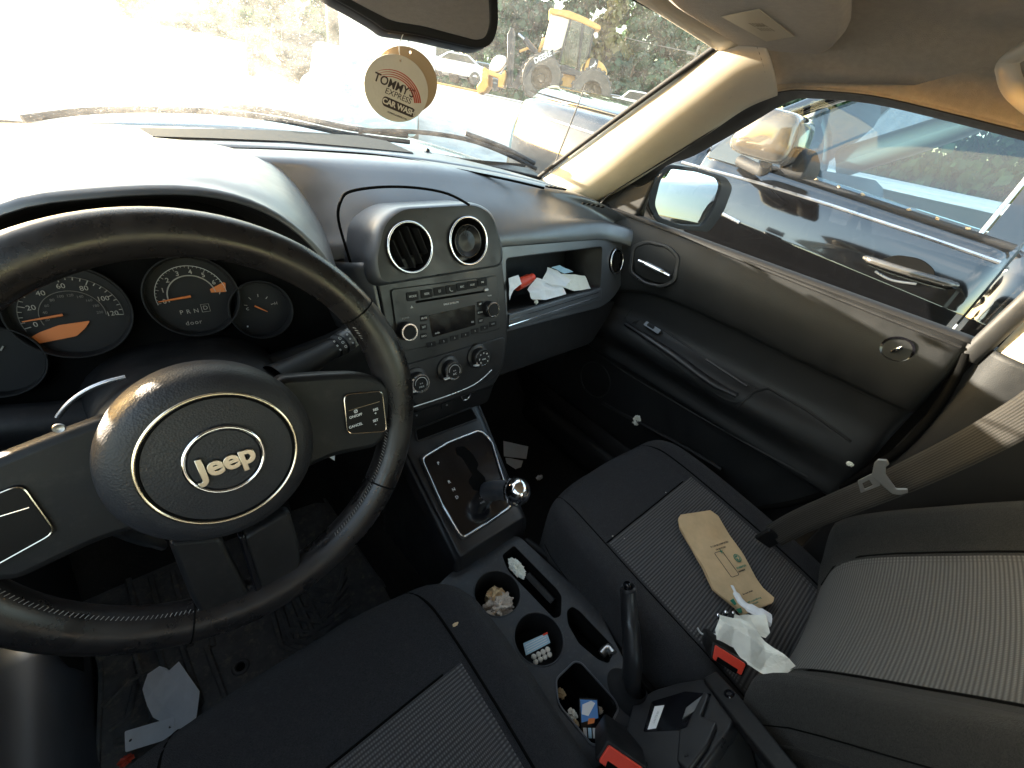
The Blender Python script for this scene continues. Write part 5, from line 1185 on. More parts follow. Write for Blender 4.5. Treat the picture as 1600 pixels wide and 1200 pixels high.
# paper bag on the passenger seat
bc = on(TP, 1130, 880, .010); p2 = on(TP, 1085, 805, .012); p3 = on(TP, 1180, 945, .014)
BG = Fr(bc, on(TP, 1150, 850, .01)-on(TP, 1095, 880, .01), p2-p3)
if BG.n.dot(CAM-bc) < 0: BG = Fr(bc, -BG.u, BG.v)
bo = [BG.px(*p) for p in ((1058, 812), (1062, 806), (1108, 799), (1120, 808), (1150, 855), (1182, 908), (1190, 920), (1207, 936), (1205, 943), (1157, 962), (1147, 950), (1112, 922), (1095, 885), (1060, 826))]
bag = thing('paper_bag', 'flat brown paper bag with green print lying on the passenger seat', 'paper bag', bc)
bd = sheet('bag_front', BG, bo, 'kraft', bag, .0030, 16, .0012, 4, .0006, 3)
sheet('bag_back', BG, [(a*1.0+.001, b-.001) for a, b in bo], 'kraft', bag, .0012, 22, -.0012, 3, .0006, 5)
TG = bvh(bd)
r0 = math.atan2(*(lambda a, b: (b[1]-a[1], b[0]-a[0]))(BG.px(1103, 855), BG.px(1135, 845)))
bt_ = lambda s_, x, y, sz, m_='ink', b=0: text(s_, BG, *BG.px(x, y, .008), sz, m_, bag, h=.0088, rot=r0, bold=b, name='bag_print')
bt_('IT CAN BE COMPOSTED', 1124, 851, .0048); bt_('OR RECYCLED', 1126, 857, .0044)
u_, v_ = BG.px(1135, 881, .008); out_ = rrect(.022, .052, .003, u_, v_, r0)
tube('phone_outline', [BG.pt(a, b, .0088) for a, b in out_], .0005, 'ink', bag, 5, True)
random.seed(9)
u_, v_ = BG.px(1152, 872, .008)
lathe('logo_disc', [(.0085, .0086), (.0085, .0090), (.0001, .0090)], BG, u_, v_, 'green', bag, 24)
ring('logo_ring', BG, u_, v_, .0062, .0005, 'kraft', bag, h=.0090)
tube('logo_figure', [BG.pt(u_, v_-.004, .0092), BG.pt(u_, v_+.002, .0092)], .0016, 'kraft', bag, 6); tube('logo_wave', [BG.pt(u_-.004, v_-.001, .0092), BG.pt(u_-.002, v_+.003, .0092)], .0005, 'kraft', bag, 5); tube('logo_wave', [BG.pt(u_+.004, v_-.001, .0092), BG.pt(u_+.002, v_+.003, .0092)], .0005, 'kraft', bag, 5)
bt_('STARBUCKS', 1158, 886, .0050, 'green', .0001); bt_('REWARDS', 1159, 892, .0040)
u_, v_ = BG.px(1127, 862, .008)
for k in range(5):
    a = 2*math.pi*k/5+.3; tube('star_mark', [BG.pt(u_, v_, .009), BG.pt(u_+.0055*math.cos(a), v_+.0055*math.sin(a), .009)], [.0012, .0003], 'green', bag, 5)
bt_('for more details', 1168, 926, .0042)
for x, y in ((1146, 941), (1158, 938)):
    u_, v_ = BG.px(x, y, .008); plate('printed_cup', BG, [[(u_-.003, v_-.005), (u_+.003, v_-.005), (u_+.005, v_+.005), (u_-.005, v_+.005)]], .0086, .009, 'green', bag)
bt_('100% recycled fibre bag', 1178, 938, .0040, 'green'); bt_('please recycle', 1178, 943, .0040, 'green')
plate('printed_cup', BG, [[BG.px(*p, .009) for p in ((1150, 952), (1158, 949), (1160, 957), (1155, 958))]], .0086, .009, 'green', bag)

# napkins
def napkin(pts, lab, off, amp, seed, m_='napkin', fr_=28):
    P_ = [on(TP, x, y, off) for x, y in pts]; c_ = sum(P_, V((0, 0, 0)))/len(P_)
    F_ = Fr(c_, (1, 0, .15), (0, 1, -.1))
    return tag(sheet('napkin', F_, [F_.px(*p) for p in pts], m_, None, amp, fr_, seed=seed, cuts=4), lab, 'napkin', 'crumpled napkins on the passenger seat')
napkin(((1118, 972), (1150, 975), (1172, 985), (1190, 1010), (1238, 1056), (1232, 1064), (1210, 1066), (1185, 1056), (1160, 1045), (1140, 1020), (1112, 1012), (1108, 1000)), 'large crumpled white napkin spread next to the red buckle', .010, .021, 14)
napkin(((1140, 972), (1165, 966), (1188, 972), (1196, 998), (1190, 1005), (1170, 995), (1150, 1000), (1135, 985)), 'twisted white napkin heaped on top of the larger one', .036, .024, 17)
tag(tube('napkin_twist', [on(TP, 1130, 926, .030), on(TP, 1134, 940, .034), on(TP, 1142, 955, .036), on(TP, 1155, 970, .046), on(TP, 1175, 985, .05)], [.003, .007, .008, .012, .016], 'paper', None, 9, n=5, flat=.45, smooth=None), 'narrow twist of white napkin pointing at the paper bag', 'napkin')
tag(tube('white_string', [on(TP, 1092, 990, .004), on(TP, 1086, 984, .008), on(TP, 1095, 993, .006), on(TP, 1112, 998, .02)], .0014, 'white', None, 6, n=5), 'thin white cord looping out from under the napkins', 'cord')
for k in range(7): pass
kb = thing('keychain', 'dark beaded clutter between the paper bag and the napkins', 'keychain', on(TP, 1130, 968, .01))
for k in range(9):
    q = on(TP, 1116+k*4, 966+5*math.sin(k*1.7), .012); lathe('bead', [(.0045*math.sin(math.pi*i/8)+.0001, -.0045*math.cos(math.pi*i/8)) for i in range(9)], Fr(q, (1, 0, 0), (0, 1, 0)), 0, 0, 'gloss' if k % 3 else 'chrome', kb, 12)
M['mirrorcase'] = mat('mirror_case_paint', (.06, .055, .05), .12, coat=1, var=.1)
# ================================================================== OWN SIDE MIRROR AND ANTENNA
sm = thing('side_mirror', 'black door mirror of this car seen through the passenger window, reflecting sky and a tree', 'side mirror', (.78, .26, .9))
SMF = Fr(at(1075, 305, 'y', .26), (1, -.30, 0), (0, .04, 1))
if SMF.n.dot(CAM-SMF.o) < 0: SMF = Fr(SMF.o, -SMF.u, SMF.v)
so3 = [SMF.px(*p) for p in ((1008, 318), (1020, 272), (1042, 256), (1085, 262), (1132, 276), (1142, 292), (1128, 330), (1105, 362), (1060, 358), (1022, 345))]
si3 = [SMF.px(*p) for p in ((1020, 318), (1029, 280), (1044, 263), (1085, 268), (1118, 278), (1124, 290), (1112, 325), (1094, 352), (1060, 350), (1028, 338))]
plate('mirror_housing', SMF, [roundp(so3, .018)], -.07, .0, 'stack', sm, .012)
plate('mirror_frame', SMF, [roundp(so3, .018), roundp(si3, .015)], -.002, .010, 'matte', sm, .003)
plate('mirror_glass', SMF, [roundp(si3, .015)], .0, .003, 'mirrorglass', sm)
ant = thing('antenna', 'thin black radio antenna rising in front of the windshield', 'antenna', at(865, 262, 'x', .70))
tube('mast', [at(862, 268, 'x', .72), at(893, 190, 'x', .735), at(915, 132, 'x', .745)], [.0028, .0026, .0018], 'matte', ant, 6, n=8)
tube('base', [at(862, 268, 'x', .72)+V((0, 0, -.05)), at(862, 268, 'x', .72)], .008, 'matte', ant, 8)

# ================================================================== BLACK TRUCK ALONGSIDE
tr = thing('pickup_truck', 'glossy black pickup truck parked close beside the passenger window', 'pickup truck', (2.4, .3, -.46))
def belt(y): return .976+.075*y if y < .55 else 1.017+.045*(y-.55)
yst = (2.02, 1.96, 1.75, 1.3, .8, .55, .2, -.15, -.42)
def side(yl, m='truck', nm='body_side'):
    g = []
    for y in yl:
        fr_ = max(0, (y-1.55)/.47); dx = .30*fr_**2.2
        b = belt(y)
        g.append([V((1.60+dx, y, b+.050-.03*fr_)), V((1.525+dx, y, b+.030-.02*fr_)), V((1.488+dx, y, b-.02)), V((1.462+dx, y, b-.09)), V((1.446+dx, y, b-.15)), V((1.442+dx, y, b-.18)), V((1.441+dx, y, b-.30)), V((1.441+dx, y, b-.50)), V((1.46+dx, y, b-.85)), V((1.50+dx, y, b-1.0))])
    return surf(nm, g, m, tr, 5, 4, smooth=70, solid=.004)
fen = side(yst[:6], nm='front_fender')
ddoor = side((.545, .2, -.15, -.468), nm='door')
side((-.474, -.8, -1.3, -2.2), nm='rear_door')
TT = bvh(fen, ddoor)
# hood and cowl
surf('hood', [[V((1.60+dx, y, belt(y)+.055-.03*f_)), V((1.72+dx*.8, y+.03*f_, belt(y)+.085)), V((2.1, y+.06*f_, belt(y)+.12)), V((2.5, y+.07*f_, belt(y)+.13)), V((2.9, y+.06*f_, belt(y)+.12)), V((3.35, y, belt(y)+.05))] for y, f_, dx in ((2.0, 1, .27), (1.85, .7, .10), (1.4, 0, 0), (.9, 0, 0), (.60, 0, 0))], 'truck', tr, 4, 4, solid=.01)
surf('hood_gap', [[V((1.602, y, belt(y)+.060)), V((1.612, y, belt(y)+.062))] for y in (1.8, 1.4, .9, .6)], 'void', tr, 2, 3, solid=.006)
mesh('front_end', [(1.75, 2.0, 1.05), (3.2, 2.0, 1.05), (3.2, 2.02, .1), (1.75, 2.02, .1)], [(0, 1, 2, 3)], 'machblack', tr, None, solid=.05, bevel=.02)
# greenhouse
def gp(y, t): b = belt(y)+.03; return V((1.535+.16*t, y, b+.46*t))
wb = [(.50, 0), (-.375, 0), (-.385, .93), (-.1, 1.0), (-.0, 1.0)]
gl_ = [gp(.50, .01), gp(.10, .01), gp(-.375, .01), gp(-.385, 1.0), gp(-.10, 1.0), gp(.25, .40)]
mesh('door_glass', [gp(.50, .01), gp(.10, .01), gp(-.375, .01), gp(-.385, 1.0), gp(-.13, 1.0)], [(0, 1, 2, 3, 4)], 'truckglass', tr, None)
tube('window_divider', [gp(-.372, .0)+V((-.006, 0, 0)), gp(-.382, 1)+V((-.006, 0, 0))], .007, 'satin', tr, 8)
mesh('rear_glass', [gp(-.47, .01), gp(-1.2, .01), gp(-1.2, 1.0), gp(-.47, 1.0)], [(0, 1, 2, 3)], 'truckglass', tr, None)
mesh('door_pillar', [gp(-.385, 0), gp(-.468, 0), gp(-.468, 1.02), gp(-.385, 1.02)], [(0, 1, 2, 3)], 'truck', tr, None, solid=.01)
tube('front_pillar', [gp(.54, -.02), gp(.40, .30), gp(.12, .72), gp(-.12, 1.02)], .028, 'truck', tr, 10, n=4)
tube('roof_rail', [gp(-.10, 1.03), gp(-.6, 1.05), gp(-1.3, 1.05)], .035, 'truck', tr, 10, n=3)
surf('roof', [[V((x, y, 1.46+.03*math.sin((x-1.6)/1.5*math.pi)+.05*y+.03)) for x in (1.64, 2.0, 2.4, 2.8, 3.2)] for y in (-.1, -.6, -1.3)], 'truck', tr, 3, 3, solid=.01)
mesh('windshield', [gp(.52, .0)+V((.05, 0, .02)), gp(.52, .0)+V((1.75, 0, .02)), gp(-.12, 1.0)+V((1.5, 0, 0)), gp(-.12, 1.0)], [(0, 1, 2, 3)], 'truckglass', tr, None)
tube('belt_moulding', [V((1.522, y, belt(y)+.036)) for y in (.55, .2, -.1, -.46)], .010, 'matte', tr, 8, n=4)
seam('chrome_stripe', TT, [(1066, 254), (1180, 285), (1300, 322), (1450, 372), (1562, 411)], .0055, 'satin', tr, .004, n=4)
seam('chrome_stripe', TT, [(792, 165), (860, 187), (930, 210), (978, 228)], .006, 'satin', tr, .004, n=4)
for k, (x, y) in enumerate(((1395, 308), (1470, 332), (1385, 306), (1290, 292), (1320, 297), (1550, 372))):
    q = V((1.517, .12-.10*k+.02*(k % 3), 0)); q.z = belt(q.y)+.047; crumple('dead_leaf', q, (.006, .009, .005), 'kraft', tr, 2, .7, k)
# handle
hq = on(TT, 1425, 428, .0); HT = Fr(hq, (0, -1, -.075), (0, -.075, 1))
hpx = lambda *a: [HT.px(x, y, .02) for x, y in a]
plate('handle_recess', HT, [roundp(hpx((1365, 412), (1395, 398), (1440, 405), (1462, 425), (1455, 448), (1410, 450), (1378, 438)), .03)], -.004, .003, 'void', tr, .001)
hA, hB = HT.px(1352, 404, .03), HT.px(1492, 446, .03)
mm_ = lambda t, w: HT.pt(hA[0]+(hB[0]-hA[0])*t, hA[1]+(hB[1]-hA[1])*t, w)
tube('door_handle', [mm_(0, .008), mm_(.06, .026), mm_(.3, .036), mm_(.6, .036), mm_(.9, .028), mm_(1, .010)], [.013, .018, .019, .019, .018, .013], 'mirrorcase', tr, 12, n=4, flat=.6)  # lighter than the body: reflected sky and sun put into its colour
lathe('key_lock', [(.008, .040), (.006, .042), (.0001, .042)], HT, *HT.px(1476, 442, .04), 'satin', tr, 16)
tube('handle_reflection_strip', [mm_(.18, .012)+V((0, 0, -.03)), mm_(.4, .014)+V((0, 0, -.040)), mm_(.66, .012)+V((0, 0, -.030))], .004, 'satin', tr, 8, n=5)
# door mirror of the truck
TM = Fr(at(1190, 210, 'x', 1.20), (0, -1, 0), (0, 0, 1))
tmx = lambda *a: [TM.px(x, y) for x, y in a]
hs = roundp(tmx((1138, 215), (1160, 190), (1185, 168), (1205, 166), (1243, 176), (1249, 190), (1235, 232), (1222, 254), (1205, 256), (1150, 240), (1136, 230)), .03)
cu_ = sum(a for a, b in hs)/len(hs); cv_ = sum(b for a, b in hs)/len(hs)
mcs = ringmesh('mirror_housing', [[TM.pt(cu_+(a-cu_)*k, cv_+(b-cv_)*k, h) for a, b in hs] for k, h in ((.90, -.20), (1.0, -.16), (1.0, -.03), (.96, -.008), (.86, .004), (.4, .010))], 'mirrorcase', tr, True, 60)
plate('mirror_glass', TM, [roundp(tmx((1230, 225), (1248, 228), (1256, 258), (1246, 280), (1215, 272), (1205, 256)), .02)], -.19, -.05, 'matte', tr, .01)
tube('mirror_arm', [TM.pt(cu_+.01, cv_-.07, -.10), TM.pt(cu_-.03, cv_-.10, -.20), V((1.49, .40, belt(.40)+.03))], .020, 'matte', tr, 10, n=4)
plate('mirror_base', Fr((1.512, .42, belt(.42)+.03), (0, -1, 0), (.2, 0, 1)), [roundp([(-.13, -.02), (.10, -.03), (.08, .05), (-.06, .09)], .02)], 0, .012, 'truck', tr, .004)
# truck cabin
M['tan'] = mat('tan_interior', (.22, .20, .15), .6); M['greyint'] = mat('grey_interior', (.12, .14, .15), .8)
tube('cab_pillar_trim', [gp(.45, .05)+V((1.5, 0, 0)), gp(.1, .6)+V((1.4, 0, 0)), gp(-.1, .95)+V((1.35, 0, 0))], .05, 'tan', tr, 8)
ringc = [V((1.98, .30+.17*math.sin(t)*.35, 1.10+.17*math.sin(t)))+V((.18*math.cos(t), 0, 0)) for t in [2*math.pi*i/28 for i in range(28)]]
tube('steering_wheel', ringc, .015, 'greyint', tr, 8, True); lathe('wheel_hub', [(.07, 0), (.06, .02), (.0001, .03)], Fr((1.98, .30, 1.09), (1, 0, 0), (0, .3, 1)), 0, 0, 'greyint', tr, 20)
surf('dash', [[V((1.55, .55, 1.02)), V((1.55, .25, 1.05)), V((1.55, .15, .95))], [V((3.1, .55, 1.02)), V((3.1, .25, 1.05)), V((3.1, .15, .95))]], 'greyint', tr, 3, 3, solid=.01)
for x in (2.0, 2.75):
    surf('seat_back', [[V((x-.24, y, z)), V((x-.20, y+.05, z)), V((x+.20, y+.05, z)), V((x+.24, y, z))] for y, z in ((-.5, .7), (-.62, 1.1), (-.68, 1.35), (-.72, 1.40))], 'greyint', tr, 3, 3, solid=.08)
mesh('far_door_trim', [(3.15, .5, .6), (3.15, -1.2, .6), (3.15, -1.2, 1.02), (3.15, .5, 1.02)], [(0, 1, 2, 3)], 'tan', tr, None, solid=.04)
tube('wheel', [V((1.50, 1.35, -.05)), V((1.75, 1.35, -.05))], .40, 'tyre', tr, 28)
tube('wheel', [V((1.50, -2.0, -.05)), V((1.75, -2.0, -.05))], .40, 'tyre', tr, 28)

# ================================================================== WHEEL LOADER
def polar(az, d, z=0): return V((CAM.x+d*math.sin(R(az)), CAM.y+d*math.cos(R(az)), z))
def facing(az, d, z): a = R(az); return Fr(polar(az, d, z), (math.cos(a), -math.sin(a), 0), (0, 0, 1))
LD = facing(44, 20, 1.0)
ld = thing('wheel_loader', 'yellow wheel loader with black lift arms and glazed cab parked beyond the truck hood', 'wheel loader', LD.o)
Z = lambda *a: [LD.px(640+x/4.444, y/4.444) for x, y in a]
plate('engine_hood', LD, [roundp(Z((1205, 520), (1222, 430), (1245, 400), (1300, 408), (1345, 440), (1377, 495), (1362, 570), (1330, 655), (1240, 640), (1180, 600)), .12)], -1.9, 0, 'yellow', ld, .06)
plate('rear_frame', LD, [Z((1030, 440), (1110, 470), (1205, 510), (1225, 640), (1040, 640), (1000, 560))], -1.7, -.1, 'yellow', ld, .03)
plate('cab_platform', LD, [Z((980, 440), (1100, 460), (1215, 515), (1205, 540), (1020, 500))], -1.9, .2, 'machblack', ld, .03)
plate('cab_roof', LD, [roundp(Z((965, 70), (985, 55), (1110, 75), (1230, 125), (1328, 180), (1325, 212), (1290, 205), (1170, 150), (1040, 108), (975, 98)), .06)], -1.7, .05, 'yellow', ld, .03)
M['cabglass'] = glass('cab_glass', (.55, .62, .6), .05, (.6, .7, .7), gloss=1.5); M['palepanel'] = mat('pale_pane', (.62, .60, .50), .25, coat=.5)  # cab windscreen pane is opaque, in one even pale tone
plate('windscreen', LD, [Z((985, 98), (1060, 115), (1112, 135), (1060, 330), (1000, 360), (922, 345))], -1.5, -.02, 'palepanel', ld, .02)
plate('cab_door_glass', LD, [Z((1130, 138), (1195, 165), (1160, 470), (1045, 440), (1062, 380))], -.08, .0, 'cabglass', ld)
plate('rear_window', LD, [Z((1215, 170), (1278, 205), (1240, 400), (1195, 480), (1180, 460))], -.08, .0, 'cabglass', ld)
for a in (((1112, 130), (1125, 135), (1060, 385), (1045, 440), (1032, 435)), ((1196, 160), (1212, 168), (1180, 480), (1165, 475)), ((1275, 200), (1285, 206), (1248, 400), (1235, 400))): plate('cab_post', LD, [Z(*a)], -1.6, .03, 'machblack', ld, .01)
plate('operator_seat', LD, [roundp(Z((1080, 260), (1120, 270), (1120, 400), (1170, 420), (1165, 450), (1080, 440)), .08)], -1.1, -.6, 'machblack', ld, .05)
plate('cab_mirror', LD, [roundp(Z((1272, 235), (1300, 228), (1308, 260), (1285, 275)), .05)], .1, .2, 'carwhite', ld, .02)
plate('front_fender', LD, [roundp(Z((790, 520), (830, 430), (900, 400), (1000, 345), (985, 410), (900, 425), (850, 470), (800, 560)), .05)], -.2, .25, 'machblack', ld, .03)
plate('lift_arm', LD, [Z((700, 600), (760, 500), (830, 430), (900, 395), (940, 420), (860, 470), (790, 560), (745, 620))], -.6, -.25, 'machblack', ld, .03)
plate('mast', LD, [Z((676, 230), (700, 185), (720, 190), (700, 600), (675, 600))], -1.6, -.2, 'machblack', ld, .03)
plate('cylinder_cover', LD, [Z((920, 250), (940, 245), (905, 360), (885, 350))], -1.2, -.6, 'yellow', ld, .03)
for a, b, r_, m_ in (((750, 225), (800, 270), .05, 'satin'), ((795, 262), (880, 360), .11, 'machblack'), ((735, 560), (830, 430), .06, 'steel'), ((760, 350), (860, 310), .05, 'yellow'), ((720, 600), (800, 420), .07, 'machblack')):
    A, B_ = Z(a, b); tube('hydraulic_ram', [LD.pt(*A, -.4), LD.pt(*B_, -.4)], r_, m_, ld, 10)
plate('fork_frame', LD, [Z((470, 600), (500, 560), (505, 480), (520, 465), (560, 490), (640, 520), (665, 490), (670, 520), (650, 612), (615, 605), (620, 545), (550, 520), (548, 600), (520, 640), (480, 650))], -1.5, .2, 'yellow', ld, .04)
A, B_ = Z((190, 575), (500, 640)); 
for h in (-1.2, 0): tube('fork', [LD.pt(*A, h), LD.pt(*B_, h)], .07, 'yellow', ld, 6, flat=.6)
plate('bucket_cover', LD, [roundp(Z((540, 480), (570, 400), (610, 372), (665, 385), (675, 420), (625, 490), (590, 500)), .12)], -1.4, -.3, 'carwhite', ld, .05)
def bigwheel(x, y, r_, nm='wheel'):
    u, v = Z((x, y))[0]
    g = lathe(nm, [(r_*.5, .0), (r_*.52, .22), (r_*.92, .26), (r_, .16), (r_, -.22), (r_*.9, -.30)], LD, u, v, 'tyre', ld, 40)
    lathe('rim', [(r_*.5, .18), (r_*.42, .08), (r_*.2, .10), (r_*.16, .18), (.0001, .18)], LD, u, v, 'bark', g, 24)
    for k in range(22):
        a = 2*math.pi*k/22; F2 = LD.sub(u+r_*math.cos(a), v+r_*math.sin(a), 0, a); box('tread_lug', F2, -.05, .05, -.06, .06, -.2, .2, 'tyre', g, 0)
bigwheel(915, 545, .78); bigwheel(1255, 650, .78)
LR = math.atan2(*(lambda a, b: (b[1]-a[1], b[0]-a[0]))(*Z((890, 422), (960, 388))))
text('DEERE', LD, *Z((925, 402))[0], .24, 'white', ld, h=.27, rot=LR, bold=.006)
u, v = Z((1272, 462))[0]; plate('logo_plate', LD, [roundp([(u-.16, v-.24), (u+.16, v-.24), (u+.16, v+.24), (u-.16, v+.24)], .06)], .0, .03, 'machblack', ld)
plate('logo_animal', LD, [[(u-.12, v-.02), (u-.02, v+.03), (u+.04, v+.12), (u+.03, v+.20), (u+.08, v+.13), (u+.13, v+.10), (u+.07, v+.07), (u+.05, v-.02), (u+.12, v-.12), (u+.02, v-.06), (u-.05, v-.05), (u-.11, v-.16), (u-.09, v-.05)]], .03, .04, 'white', ld)
text('524', LD, *Z((1255, 535))[0], .16, 'white', ld, h=.03, bold=.004)

# ================================================================== PARKED CARS, TRAILER, POSTS, WIRES
def make_car(m, name, label, az, d, heading, z, scale=1, kind=0, group='cars parked across the lot'):
    o = polar(az, d, z); t = thing(name, label, 'car', o, group)
    h = R(heading); F_ = Fr(o, (math.cos(h), -math.sin(h), 0), (0, 0, 1))
    if kind == 0: prof = [(-2.25, .35), (-2.2, .75), (-1.9, .92), (-1.0, 1.0), (-.35, 1.42), (.9, 1.45), (1.6, 1.05), (2.15, .98), (2.25, .60), (2.2, .35)]; gls = [(-.85, 1.0), (-.30, 1.36), (.85, 1.38), (1.40, 1.05)]
    elif kind == 1: prof = [(-2.3, .4), (-2.25, .95), (-1.2, 1.1), (-.7, 1.65), (2.1, 1.70), (2.3, 1.1), (2.3, .4)]; gls = [(-1.0, 1.12), (-.6, 1.58), (1.95, 1.6), (2.1, 1.12)]
    else: prof = [(-2.7, .5), (-2.65, 1.05), (-1.5, 1.15), (-.9, 1.75), (.5, 1.78), (.6, 1.15), (2.7, 1.15), (2.7, .5)]; gls = [(-1.25, 1.17), (-.82, 1.66), (.4, 1.68), (.48, 1.17)]
    prof = [(a*scale, b*scale) for a, b in prof]; gls = [(a*scale, b*scale) for a, b in gls]
    plate('body', F_, [roundp(prof, .15)], -.9*scale, .9*scale, m, t, .10)
    plate('side_windows', F_, [roundp(gls, .06)], -.905*scale, .905*scale, 'cardark', t)
    if kind != 1: pass
    for x in (-1.4*scale, 1.4*scale):
        for s in (-1, 1):
            w_ = lathe('wheel', [(.34*scale, -.1), (.34*scale, .1), (.2*scale, .12), (.18*scale, .06), (.0001, .06)] if s > 0 else [(.34*scale, .1), (.34*scale, -.1), (.2*scale, -.12), (.18*scale, -.06), (.0001, -.06)], F_, x, .34*scale, 'tyre', t, 20, h=s*.83*scale)
    box('lamp', F_, -2.28*scale, -2.15*scale, .72*scale, .85*scale, .55*scale, .86*scale, 'satin', t, .01); box('lamp', F_, 2.15*scale, 2.28*scale, .75*scale, .88*scale, .55*scale, .86*scale, 'red', t, .01)
    return t
gp0 = 1.0
make_car('carwhite', 'parked_car', 'white sedan parked side on just left of the loader forks', 33.6, 34, 30, 1.35)
make_car('carwhite', 'parked_car', 'white minivan partly behind the rearview mirror, left of the white sedan', 30.2, 38, 20, 1.45, kind=1)
make_car('cargrey', 'parked_car', 'grey car half hidden behind the loader forks', 36.2, 36, 40, 1.25)
make_car('carwhite', 'parked_car', 'white pickup far right of the loader by the treeline', 54.5, 42, 60, 1.45, kind=2)
make_car('carwhite', 'parked_car', 'small white car between the far pickup and the pillar trim', 58.0, 46, 50, 1.2)
make_car('carwhite', 'parked_car', 'white van nearest the windshield pillar at the lot edge', 61.5, 44, 65, 1.1, kind=1)
make_car('cargrey', 'parked_car', 'low grey car just right of the loader rear wheel', 51.6, 48, 70, 1.5)
make_car('carblue', 'parked_car', 'pale blue car standing behind the hanging air fresheners', 24.8, 10.5, -62, -.10)
bt2 = facing(25.2, 26, 1.0)
tl_ = thing('box_trailer', 'large white box trailer behind the air fresheners', 'trailer', bt2.o)
plate('trailer_body', bt2, [roundp([(-1.6, .4), (3.0, .4), (3.0, 2.35), (-1.6, 2.7)], .08)], -2.4, 0, 'carwhite', tl_, .04)
for i in range(6): box('side_rib', bt2, -1.3+i*.75, -1.25+i*.75, .5, 2.3, 0, .03, 'carwhite', tl_, 0)
box('undercarriage', bt2, -1.4, 2.8, .1, .4, -2.0, -.4, 'machblack', tl_, .02)
for x in (1.6, 2.4): lathe('wheel', [(.4, -.12), (.4, .1), (.25, .12), (.0001, .10)], bt2, x, .35, 'tyre', tl_, 20)
# second machine seen through the dirt at the left: an excavator-like frame
ex = facing(18.0, 14, .55)
e_ = thing('old_machine', 'dusty brown machine frame with a boom seen through the glare left of the wooden post', 'machine', ex.o)
q_ = lambda *a: [ex.px(x, y) for x, y in a]
plate('cab', ex, [roundp(q_((440, 40), (505, 55), (515, 150), (500, 172), (450, 150), (438, 100)), .1)], -1.2, 0, 'tyre', e_, .03)
plate('machine_body', ex, [roundp(q_((432, 110), (470, 100), (520, 120), (522, 168), (470, 150)), .1)], -1.6, .1, 'bark', e_, .03)
plate('yellow_guard', ex, [q_((503, 115), (526, 123), (526, 133), (510, 128))], 0, .2, 'yellow', e_, .02)
for p in (((392, 50), (392, 95), (396, 140)), ((407, 52), (412, 90), (440, 110)), ((392, 88), (425, 105), (450, 112)), ((432, 40), (430, 75), (450, 100))): tube('boom', [ex.pt(*ex.px(*a_), .1) for a_ in p], .10, 'bark', e_, 8, n=3)
def post(az, d, z0, z1, r_, m_, name, lab, cat):
    t = thing(name, lab, cat, polar(az, d, z0)); tube('shaft', [polar(az, d, z0), polar(az, d, z1)], [r_, r_*.8], m_, t, 10); return t
pp = post(21.6, 12, gz(4.5, 10.7)-.1, 6, .13, 'bark', 'wooden_post', 'wooden utility post rising left of the rearview mirror', 'post'); tube('insulator_arm', [polar(21.6, 12, 4.5)+V((-.5, 0, 0)), polar(21.6, 12, 4.5)+V((.5, 0, 0))], .05, 'bark', pp, 8)
pl2 = post(58.8, 60, .8, 9.0, .22, 'galv', 'power_pole', 'thin pale power pole in front of the trees by the windshield pillar', 'power pole'); tube('cross_arm', [polar(57.8, 60, 8.2), polar(59.8, 60, 8.2)], .12, 'galv', pl2, 8)
for i, (e0, lab) in enumerate(((9.6, 'topmost power cable crossing the treetops'), (8.2, 'middle power cable crossing the trees'), (7.0, 'lowest power cable crossing the trees'))):
    P_ = [polar(a, 60/math.cos(R(a-58.8)), e0-1.2*math.sin((a-40)/30*math.pi)*.6-.03*(a-40)) for a in range(36, 78, 3)]
    tag(tube('power_cable', P_, .035, 'galv', None, 5), lab, 'cable', 'power cables')
# low verge of scrub under the trees
def scrub():
    vs = []; fs = []; rnd = random.Random(5)
    for i in range(14000):
        az = rnd.uniform(5, 100); d = rnd.uniform(54, 62); c_ = polar(az, d, 1.0+abs(rnd.gauss(0, 1.0))); s_ = rnd.uniform(.15, .45)
        a = rnd.uniform(0, 6.28); b = rnd.uniform(-1, 1); x = V((math.cos(a), math.sin(a), b*.4))*s_; y = V((-math.sin(a)*.4, math.cos(a)*.4, 1))*s_; k = len(vs)
        vs += [c_-x-y, c_+x-y*.6, c_+x*.7+y, c_-x*.8+y*.8]; fs.append((k, k+1, k+2, k+3))
    return mesh('scrub', vs, fs, 'leaf', None, None)
tag(scrub(), 'low dry scrub along the far lot edge', 'scrub', kind='stuff')

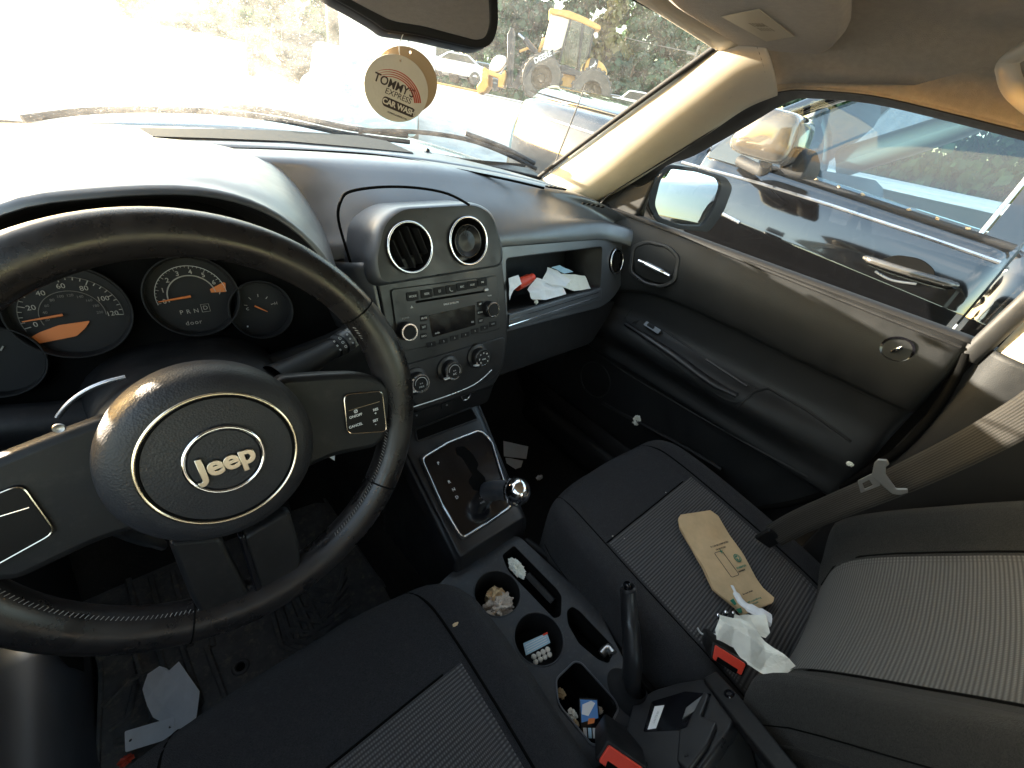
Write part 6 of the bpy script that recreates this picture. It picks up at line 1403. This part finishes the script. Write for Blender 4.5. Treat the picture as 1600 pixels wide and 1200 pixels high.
# ================================================================== TREES
def tree(az, d, h, w_, lm, label, seed, n=1500):
    rnd = random.Random(seed); base = polar(az, d, 0); base.z = gz(base.x, base.y)-.1; t = thing('tree', label, 'tree', base, 'trees along the far edge of the lot')
    tube('trunk', [base, base+V((.1, 0, h*.3)), base+V((-.1, .1, h*.6)), base+V((0, 0, h*.92))], [.28, .2, .13, .04], 'bark', t, 8, n=2)
    clumps = []
    for i in range(26):
        z = rnd.uniform(.10, 1.0); rad = w_*(1-((z-.45)/.62)**2*.85)**.5*.62 if abs((z-.45)/.62) < 1.05 else .3
        a = rnd.uniform(0, 6.28); rr = rad*rnd.uniform(.25, 1); c_ = base+V((math.cos(a)*rr, math.sin(a)*rr, h*z*.95)); clumps.append((c_, rnd.uniform(.5, 1.15)*w_*.26))
        if i % 3 == 0: tube('limb', [base+V((0, 0, h*z*.6)), base.lerp(c_, .6)+V((0, 0, h*z*.3)), c_], [.09, .05, .02], 'bark', t, 5)
    vs = []; fs = []
    for i in range(n):
        c_, r_ = clumps[rnd.randrange(len(clumps))]; g = V((rnd.gauss(0, 1), rnd.gauss(0, 1), rnd.gauss(0, .8))); g = g.normalized()*r_*rnd.uniform(.5, 1.1)
        p = c_+g; s_ = rnd.uniform(.16, .36); nrm = (g.normalized()+V((rnd.uniform(-1, 1), rnd.uniform(-1, 1), rnd.uniform(-.3, 1)))*.8).normalized()
        x = nrm.orthogonal().normalized()*s_; y = nrm.cross(x); k = len(vs); vs += [p-x-y*.7, p+x*.9-y*.8, p+x*.6+y, p-x*.8+y*.8]; fs.append((k, k+1, k+2, k+3))
    mesh('crown', vs, fs, lm, t, None)
TL = [(9, 66, 8, 6, 'leaf', 'bushy tree at the far left behind the glare'), (15, 64, 10, 6, 'leaf', 'tree above the dusty machine frame'), (21, 66, 11, 6, 'leaf2', 'tree behind the wooden post'),
      (26.5, 62, 12, 6, 'leaf', 'tree behind the white trailer'), (31, 64, 13, 6.5, 'leaf2', 'dark tree directly behind the rearview mirror'), (35.5, 62, 14, 6.5, 'leaf', 'tall tree to the right of the mirror'), (39, 66, 14.5, 6.5, 'leaf2', 'tall tree above the loader arms'),
      (43, 64, 14, 6.5, 'leaf', 'tall tree behind the loader cab'), (47, 62, 13.5, 6, 'leaf2', 'dark tree just right of the loader cab'), (49.6, 58, 10.5, 4, 'leaf3', 'yellowing tree behind the loader engine hood'), (51.5, 66, 12, 5.5, 'leaf', 'green tree right of the yellowing tree'),
      (54.6, 62, 9.8, 5, 'leaf2', 'tree where the treetops dip towards open sky'), (57.5, 66, 10.3, 5, 'leaf', 'tree left of the power pole'), (60.5, 62, 8.8, 5, 'leaf2', 'tree right of the power pole'), (63.8, 62, 8.6, 5, 'leaf', 'tree touching the top of the windshield pillar'),
      (68, 62, 9, 5, 'leaf2', 'tree beyond the truck roof'), (73, 62, 10, 6, 'leaf', 'tree seen through the front of the truck cab'), (79, 60, 11, 7, 'leaf2', 'tree seen through the middle of the truck cab'), (85, 62, 10, 7, 'leaf', 'tree seen through the rear of the truck cab'), (91, 60, 11, 7, 'leaf2', 'tree behind the truck door pillar'), (97, 62, 11, 7, 'leaf', 'tree beyond the truck at the right edge'), (37.2, 56, 8.5, 5, 'leaf', 'shorter tree behind the parked sedan'), (41, 57, 9, 5, 'leaf2', 'shorter tree behind the loader fork frame'), (45, 57, 8, 5, 'leaf', 'shorter tree under the loader cab roof line'), (53, 56, 6, 4.5, 'leaf2', 'low bushy tree above the far pickup'), (57, 56, 5.5, 4.5, 'leaf', 'low bushy tree above the small white car'), (61, 56, 5.5, 4.5, 'leaf2', 'low bushy tree above the white van')]
for i, (az, d, h, w_, lm, lab) in enumerate(TL): tree(az, d, h, w_, lm, lab, 40+i, 3000)
for az, d, h, w_, lm, lab, sd_ in (
        (149, 30, 5.5, 6, 'leaf3', 'golden tree behind the car reflected in the door mirror', 90), (140, 36, 6, 7, 'leaf', 'green tree left of the golden tree behind the car', 91),
        (158, 34, 5, 7, 'leaf2', 'dark tree right of the golden tree behind the car', 92), (132, 40, 6, 7, 'leaf2', 'dark tree farthest to the side behind the car', 93), (166, 38, 6, 7, 'leaf', 'green tree straight behind the car', 94)):
    tree(az, d, h, w_, lm, lab, sd_, 1500)
